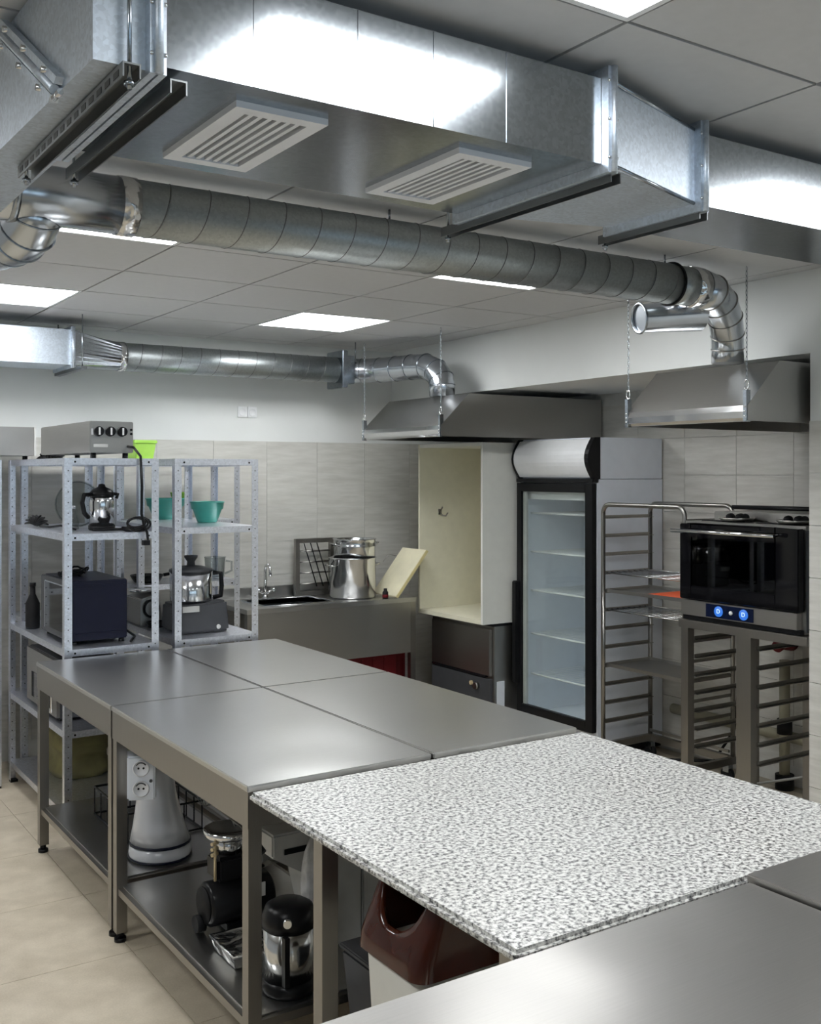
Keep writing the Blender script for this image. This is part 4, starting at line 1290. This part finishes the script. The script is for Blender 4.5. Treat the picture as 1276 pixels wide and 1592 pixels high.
# right unit: teal bowl, processor
def bowl(name, c, r, h, mat, label):
    t = thing(name, label, 'bowl', c, 'teal plastic bowls')
    z = c[2] + .001
    MB().lathe([(0, z), (r * .55, z), (r * .60, z + .006), (r * .86, z + h * .62), (r * .93, z + h * .64), (r * .98, z + h - .006), (r * 1.03, z + h - .006), (r * 1.03, z + h), (r * .95, z + h), (r * .9, z + h * .66), (r * .82, z + h * .6), (r * .55, z + .012), (0, z + .01)], (c[0], c[1], 0), 36).build('shell', mat, t)
    return t


bowl('mixing_bowl', (2.275, 5.48, 1.445), .093, .115, 'teal', 'teal plastic bowl at front on right shelf')
bowl('mixing_bowl', (2.28, 6.14, 1.435), .118, .13, 'teal', 'teal plastic bowl on the back shelf holding a lime bowl')
bowl('mixing_bowl', (2.37, 6.16, 1.53), .05, .07, 'lime', 'small lime green bowl set inside the back teal bowl')
fp = thing('food_processor', 'grey food processor with steel bowl on right shelf', 'food processor', (2.12, 5.28, .885))
MB().hexa([(1.985, 5.14, .888), (2.26, 5.14, .888), (2.26, 5.42, .888), (1.985, 5.42, .888)], [(1.99, 5.15, 1.03), (2.25, 5.15, 1.05), (2.25, 5.41, 1.05), (1.99, 5.41, 1.03)]).build('base', 'darkgrey', fp, bev=.012)
B(2.0, 5.137, 1.0, 2.09, 5.146, 1.03).build('name_plate', 'grey', fp)
MB().cyl((2.195, 5.142, .915), (2.195, 5.134, .915), .012, n=12).build('switch', 'lightgrey', fp)
MB().lathe([(0, 1.045), (.108, 1.045), (.11, 1.05), (.11, 1.20), (0, 1.20)], (2.10, 5.28, 0), 36).build('bowl', 'shiny', fp)
MB().lathe([(0, 1.20), (.116, 1.20), (.112, 1.212), (.06, 1.226), (.022, 1.23), (.02, 1.25), (.035, 1.272), (.036, 1.282), (0, 1.284)], (2.10, 5.28, 0), 32).build('lid', 'darkgrey', fp)
MB().tube([(2.20, 5.22, 1.19), (2.235, 5.20, 1.19), (2.24, 5.20, 1.12), (2.235, 5.20, 1.07), (2.20, 5.22, 1.06)], .013, 8).build('handle', 'black', fp)
sc2 = thing('kitchen_slicer', 'steel slicer with black ring between the two shelving units', 'slicer', (2.0, 5.66, .885))
MB().hexa([(1.92, 5.55, .888), (2.05, 5.55, .888), (2.05, 5.85, .888), (1.92, 5.85, .888)], [(1.93, 5.57, 1.03), (2.03, 5.57, 1.06), (2.03, 5.83, 1.06), (1.93, 5.83, 1.03)]).build('body', 'appliance', sc2, bev=.006)
MB().tube([(1.98 + .04 * math.cos(a), 5.545, .98 + .045 * math.sin(a)) for a in [2 * PI * i / 20 for i in range(20)]], .007, 6, closed=True).build('ring_guard', 'black', sc2)
MB().lathe([(0, 1.06), (.075, 1.06), (.085, 1.075), (0, 1.08)], (1.99, 5.70, 0), 24).build('platter', 'shiny', sc2)
ck = MB()
for k in range(3):
    ck.tube([(1.985 + (.042 + .005 * k) * math.cos(a), 5.482 + (.04 + .005 * k) * math.sin(a), .893 + .010 * k) for a in [2 * PI * i / 18 for i in range(18)]], .006, 6, closed=True)
tag(ck.build('cable_coil', 'black', loc=(1.985, 5.482, .886)), 'flat coil of black cable beside the food processor', 'cable')
pnb = thing('black_pan', 'black frying pan on the back shelving unit', 'pan', (2.16, 6.12, 1.06))
MB().lathe([(0, 1.062), (.075, 1.062), (.10, 1.105), (.095, 1.105), (.072, 1.068), (0, 1.068)], (2.17, 6.16, 0), 28).build('dish', 'black', pnb)
MB().tube([(2.27, 6.15, 1.10), (2.34, 6.14, 1.11), (2.40, 6.13, 1.115)], .01, 8).build('handle', 'black', pnb)
jg = thing('measuring_jug', 'clear glass jug on the back shelf above the sink end', 'jug', (2.62, 6.14, 1.06))
MB().lathe([(0, 1.062), (.055, 1.062), (.058, 1.07), (.065, 1.19), (.068, 1.195), (.062, 1.19), (.054, 1.072), (0, 1.07)], (2.60, 6.14, 0), 26).build('body', 'clearplastic', jg)
MB().tube([(2.66, 6.11, 1.17), (2.69, 6.09, 1.165), (2.69, 6.09, 1.11), (2.655, 6.11, 1.09)], .007, 8).build('handle', 'clearplastic', jg)

# lower shelves: sack and bucket
sk_ = MB()
rings = []
for j in range(9):
    z = .121 + .33 * j / 8
    e = .95 + .12 * math.sin(j * 1.9) - (.35 if j == 8 else .12 if j == 7 else 0)
    rings.append([(1.63 + .15 * e * (abs(math.cos(a)) ** .6) * (1 if math.cos(a) > 0 else -1), 5.72 + .20 * e * (abs(math.sin(a)) ** .6) * (1 if math.sin(a) > 0 else -1), z + .008 * math.sin(5 * a + j)) for a in [2 * PI * i / 24 for i in range(24)]])
tag(sk_.loft(rings).build('paper_sack', 'sack'), 'olive yellow sack on the bottom of left shelving', 'sack')
wbt = thing('white_bucket', 'off-white lidded bucket on the bottom of right shelving', 'bucket', (2.06, 5.6, .12))
MB().lathe([(0, .121), (.085, .121), (.10, .40), (.104, .40), (.104, .42), (0, .42)], (2.06, 5.65, 0), 28).build('body', 'cream', wbt)
MB().lathe([(0, .42), (.108, .42), (.108, .435), (0, .437)], (2.06, 5.65, 0), 28).build('lid', 'softblack', wbt)
wp = B(1.93, 5.02, .123, 1.945, 5.3, .42)
tag(wp.build('white_board', 'white'), 'thin white board standing on the bottom of right shelving', 'board')
wcr = thing('wire_basket', 'black wire basket on the lower shelf of the far table', 'basket', (1.56, 4.4, .205))
for z in (.212, .33):
    MB().tube([(1.40, 4.2, z), (1.72, 4.2, z), (1.72, 4.65, z), (1.40, 4.65, z)], .005, 6, closed=True).build('hoop', 'black', wcr)
for k in range(5):
    for y in (4.2, 4.65): MB().cyl((1.40 + .08 * k, y, .207), (1.40 + .08 * k, y, .33), .003, n=5).build('upright', 'black', wcr)
for k in range(1, 5):
    for x in (1.40, 1.72): MB().cyl((x, 4.2 + .09 * k, .207), (x, 4.2 + .09 * k, .33), .003, n=5).build('upright', 'black', wcr)
hkx = thing('mixing_paddle', 'white paddle on the shelf just under the far table top', 'paddle', (1.62, 5.15, .50))
MB().hexa([(1.60, 5.06, .502), (1.78, 5.06, .502), (1.78, 5.12, .502), (1.60, 5.12, .502)], [(1.62, 5.07, .56), (1.72, 5.07, .53), (1.72, 5.11, .53), (1.62, 5.11, .56)]).build('blade', 'white', hkx)

# ================================================================== UNDER THE TABLES
sbx = thing('socket_box', 'white double socket box fixed to the steel table leg', 'socket', (1.30, 3.745, .53))
rot = Matrix.Translation((1.30, 3.745, 0)) @ Matrix.Rotation(math.radians(-24), 4, 'Z') @ Matrix.Translation((-1.30, -3.745, 0))
B(1.250, 3.715, .53, 1.35, 3.775, .69).move(rot).build('box', 'coldwhite', sbx, bev=.006)
for z in (.573, .647):
    m = MB().lathe([(0, -.001), (.028, -.001), (.03, -.004), (.026, -.004), (.024, .0), (0, .0)], (1.30, 3.715, z), 24, axis='y').move(rot)
    so = m.build('socket_ring', 'grille', sbx)
    for e in (-.009, .009):
        MB().cyl((1.30 + e, 3.7145, z), (1.30 + e, 3.7125, z), .004, n=8).move(rot).build('pin_hole', 'black', so)
    MB().tube([(1.30 + .02 * math.cos(a), 3.7125, z + .02 * math.sin(a)) for a in [.6 + 2 * i / 8 for i in range(9)]], .0022, 5).move(rot).build('earth_clip', 'darkgrey', so)
MB().cyl((1.335, 3.7155, .60), (1.335, 3.712, .60), .006, n=10).move(rot).build('pilot_lamp', 'darkgrey', sbx)
cb1 = MB().tube([(1.34, 3.76, .70), (1.30, 3.60, .725), (1.285, 3.4, .70), (1.275, 3.2, .725), (1.27, 3.0, .71), (1.272, 2.8, .70), (1.30, 2.72, .64)], .009, 8)
tag(cb1.build('hanging_cable', 'black'), 'black cable strung under the edge of the near steel table', 'cable')
cb1 = MB().tube([(1.36, 3.75, .66), (1.42, 3.6, .68), (1.45, 3.5, .66), (1.48, 3.62, .60), (1.47, 3.85, .58)], .007, 8)
tag(cb1.build('mixer_lead', 'softblack'), 'dark cable drooping from the socket box to the white mixer', 'cable')

mx_ = thing('stand_mixer', 'white stand mixer with navy bands under the steel table', 'mixer', (1.47, 4.05, .205))
def oval(cx, cy, rx, ry, z, n=24):
    return [(cx + rx * math.cos(a), cy + ry * math.sin(a), z) for a in [2 * PI * i / n for i in range(n)]]


MB().loft([oval(1.47, 4.02, .118, .125, .207), oval(1.47, 4.02, .122, .13, .225), oval(1.47, 4.02, .118, .125, .262)]).build('foot', 'mixerwhite', mx_)
MB().loft([oval(1.47, 4.02, .121, .128, .262), oval(1.47, 4.02, .119, .126, .272)]).build('navy_band', 'navy', mx_)
MB().loft([oval(1.47, 4.02, .1235, .1315, .209), oval(1.47, 4.02, .1235, .1315, .217)]).build('navy_band', 'navy', mx_)
MB().loft([oval(1.47, 4.02, .117, .124, .272), oval(1.465, 4.02, .10, .11, .33), oval(1.46, 4.03, .075, .085, .45), oval(1.458, 4.03, .066, .075, .54), oval(1.458, 4.03, .06, .07, .56)]).build('column', 'mixerwhite', mx_)
hd = []
for k in range(9):
    x = 1.38 + .045 * k
    r = [.02, .052, .062, .066, .066, .064, .058, .046, .015][k]
    hd.append([(x, 4.03 + r * 1.15 * math.cos(a), .618 + r * math.sin(a)) for a in [2 * PI * i / 20 for i in range(20)]])
MB().loft(hd).build('head', 'binbody', mx_)
MB().cyl((1.415, 3.95, .535), (1.405, 3.93, .535), .014, n=12).build('speed_knob', 'black', mx_)
MB().cyl((1.67, 4.03, .57), (1.67, 4.03, .52), .016, n=12).build('drive_socket', 'shiny', mx_)
for k in range(6):
    a = PI * k / 6
    MB().tube([(1.67 + .045 * math.cos(a) * math.sin(t), 4.03 + .045 * math.sin(a) * math.sin(t), .52 - .16 * (1 - math.cos(t)) / 2) for t in [2 * PI * i / 16 for i in range(16)]], .0015, 4, closed=True).build('whisk_wire', 'shiny', mx_)

mg = thing('meat_grinder', 'black motor grinder with chrome feed tray under the steel table', 'grinder', (1.45, 3.25, .205))
MB().lathe([(0, -.10), (.062, -.10), (.072, -.09), (.072, .12), (.06, .13), (0, .13)], (1.44, 3.25, .30), 30, axis='x').build('motor', 'black', mg)
MB().lathe([(0, -.106), (.058, -.106), (.058, -.10), (0, -.10)], (1.44, 3.25, .30), 30, axis='x').build('motor_cap', 'softblack', mg)
B(1.40, 3.20, .21, 1.56, 3.31, .24).build('foot_plate', 'black', mg, bev=.004)
B(1.37, 3.21, .372, 1.47, 3.31, .455).build('gear_case', 'black', mg, bev=.012)
MB().cyl((1.47, 3.26, .42), (1.60, 3.26, .43), .047, n=28).build('barrel', 'shiny', mg)
MB().lathe([(.0, .505), (.065, .505), (.082, .515), (.085, .535), (.08, .535), (.06, .515), (0, .512)], (1.43, 3.26, 0), 30).build('feed_tray', 'chrome', mg)
MB().cyl((1.43, 3.26, .455), (1.43, 3.26, .506), .04, n=20).build('feed_neck', 'shiny', mg)
for k in range(3): MB().cyl((1.375, 3.225, .47 + .018 * k), (1.35, 3.215, .47 + .018 * k), .006, n=8).build('terminal', 'ochre', mg)
MB().cyl((1.362, 3.215, .385), (1.362, 3.215, .50), .005, n=8).build('tie_rod', 'ochre', mg)
B(1.475, 3.178, .315, 1.525, 3.182, .36).build('rating_plate', 'lightgrey', mg)
MB().tube([(1.45, 3.25, .54), (1.44, 3.25, .555), (1.47, 3.25, .56), (1.50, 3.26, .52), (1.50, 3.26, .47)], .005, 6).build('wire_bail', 'shiny', mg)
MB().cyl((1.345, 3.27, .235), (1.315, 3.27, .235), .028, n=16).build('wheel', 'softblack', mg)
ft_ = thing('foil_tray', 'crumpled foil tray beside the grinder', 'tray', (1.40, 3.04, .205))
MB().hexa([(1.32, 2.96, .208), (1.50, 2.96, .208), (1.50, 3.12, .208), (1.32, 3.12, .208)], [(1.31, 2.95, .245), (1.51, 2.95, .25), (1.51, 3.13, .245), (1.31, 3.13, .25)]).build('pan', 'foil', ft_)
MB().tube([(1.31, 2.95, .246), (1.51, 2.95, .25), (1.51, 3.13, .246), (1.31, 3.13, .25)], .006, 6, closed=True).build('rolled_rim', 'foil', ft_)
vf = thing('airpot', 'steel and black pump flask under the near steel table', 'flask', (1.42, 2.76, .205))
c = (1.405, 2.77, 0)
MB().lathe([(0, .206), (.078, .206), (.08, .215), (.08, .245), (0, .245)], c, 30).build('base', 'black', vf)
MB().lathe([(.075, .245), (.075, .395), (0, .395)], c, 30).build('body', 'shiny', vf)
MB().lathe([(0, .393), (.079, .393), (.08, .42), (.07, .45), (.05, .462), (0, .465)], c, 30).build('head', 'black', vf)
MB().cyl((1.375, 2.72, .43), (1.36, 2.69, .43), .012, n=12).build('pump_button', 'shiny', vf)
B(1.352, 2.69, .25, 1.368, 2.71, .39).build('level_strip', 'black', vf)
gbx2 = thing('grey_crate', 'light grey plastic crate behind the flask under the table', 'crate', (1.9, 2.95, .205))
MB().prism([(1.62, .208), (1.75, .208), (1.75, .60), (1.43, .60), (1.43, .53), (1.56, .45)], 'y', 2.93, 3.10).build('left_end', 'grey', gbx2, bev=.006)
B(1.752, 2.93, .208, 2.34, 3.10, .60).build('shell', 'grey', gbx2, bev=.006)
B(1.47, 2.926, .535, 1.58, 2.931, .552).build('slot', 'black', gbx2)
B(1.82, 2.926, .50, 2.25, 2.931, .52).build('slot', 'darkgrey', gbx2)
fm_ = thing('film_bag', 'crinkled clear plastic bag standing beside the pump flask', 'bag', (1.52, 2.84, .205))
rings = []
for j in range(10):
    z = .206 + .40 * j / 9
    e = [1.1, 1.05, 1, 1, 1.02, 1.05, 1, .9, .66, .2][j]
    rings.append([(1.52 + .034 * e * (1 + .12 * math.sin(7 * a + j)) * math.cos(a), 2.84 + .034 * e * (1 + .12 * math.sin(7 * a + j)) * math.sin(a), z) for a in [2 * PI * i / 28 for i in range(28)]])
MB().loft(rings).build('body', 'film', fm_)
MB().tube(oval(1.52, 2.84, .036, .036, .40, 16), .003, 5, closed=True).build('tie', 'white', fm_)
dk_ = thing('dark_tub', 'dark plastic tub under the granite slab', 'tub', (1.8, 2.35, 0))
MB().hexa([(1.49, 2.18, .001), (2.13, 2.18, .001), (2.13, 2.52, .001), (1.49, 2.52, .001)], [(1.45, 2.155, .40), (2.17, 2.155, .40), (2.17, 2.54, .40), (1.45, 2.54, .40)]).build('body', 'darkgrey', dk_, bev=.008)
B(1.445, 2.15, .40, 2.175, 2.545, .415).build('lid', 'darkgrey', dk_, bev=.004)
for k in range(4):
    z = .416 + .012 * k
    pl = MB().lathe([(0, z), (.06, z), (.10, z + .010), (.098, z + .013), (.06, z + .005), (0, z + .004)], (1.56 + .006 * k, 2.27 + .004 * k, 0), 30)
    tag(pl.build('plate', 'white'), ['bottom', 'second', 'third', 'top'][k] + ' white plate of the small stack on the dark tub', 'plate', 'white plates under the slab')

# waste bin with brown swing lid frame
bn = thing('waste_bin', 'cream waste bin with glossy brown lid under the granite slab', 'bin', (1.43, 2.0, 0))
BX0, BX1, BY0, BY1, BZ = 1.262, 1.60, 1.875, 2.135, .625


def rrect(x0, x1, y0, y1, z, r=.035, n=5):
    P = []
    for cx, cy, a0 in ((x1 - r, y1 - r, 0), (x0 + r, y1 - r, PI / 2), (x0 + r, y0 + r, PI), (x1 - r, y0 + r, 1.5 * PI)):
        P += [(cx + r * math.cos(a0 + PI / 2 * i / n), cy + r * math.sin(a0 + PI / 2 * i / n), z) for i in range(n + 1)]
    return P


q = .035
MB().loft([rrect(BX0 + q, BX1 - q, BY0 + q, BY1 - q, .001), rrect(BX0 + q, BX1 - q, BY0 + q, BY1 - q, .012), rrect(BX0 + .008, BX1 - .008, BY0 + .008, BY1 - .008, BZ), rrect(BX0 + .014, BX1 - .014, BY0 + .014, BY1 - .014, BZ), rrect(BX0 + q + .006, BX1 - q - .006, BY0 + q + .006, BY1 - q - .006, .02)]).build('body', 'binbody', bn)
# lid: a rim, two gable ends and long sides that dip between them
base = []
for p, q2 in zip(*(lambda r: (r, r[1:] + r[:1]))(rrect(BX0 - .006, BX1 + .006, BY0 - .006, BY1 + .006, 0, .04, 6))):
    n2 = max(1, int((Vector(q2) - Vector(p)).length / .012))
    base += [tuple(Vector(p).lerp(Vector(q2), i / n2)) for i in range(n2)]
mx0 = (BX0 + BX1) / 2; my0 = (BY0 + BY1) / 2


def lid_top(y):
    u = abs((y - my0) / ((BY1 - BY0) / 2))
    k = min(1.0, max(0.0, (u - .08) / .74))
    return BZ + .065 + .115 * (1 - math.sqrt(max(0, 1 - k * k)))


rings = []
for lv in (0, .2, .4, .6, .8, 1.0):
    ring = []
    for x, y, z in base:
        zz = BZ - .012 + (lid_top(y) - BZ + .012) * lv
        h = max(0, zz - BZ - .015) / .17
        ring.append((mx0 + (x - mx0) * (1 - .42 * h), my0 + (y - my0) * (1 - .10 * h), zz))
    rings.append(ring)
inner = [[(mx0 + (x - mx0) * .94, my0 + (y - my0) * .86, z - .004) for x, y, z in r] for r in reversed(rings)]
MB().loft(rings + inner, caps=False).build('lid', 'brown', bn)
B(BX0 + .03, BY0 + .02, BZ - .20, BX1 - .03, BY1 - .02, BZ - .19).build('lit_inner_sheet', 'lightgrey', bn)  # added sheet, coloured pale so the shaded bin looks lit inside
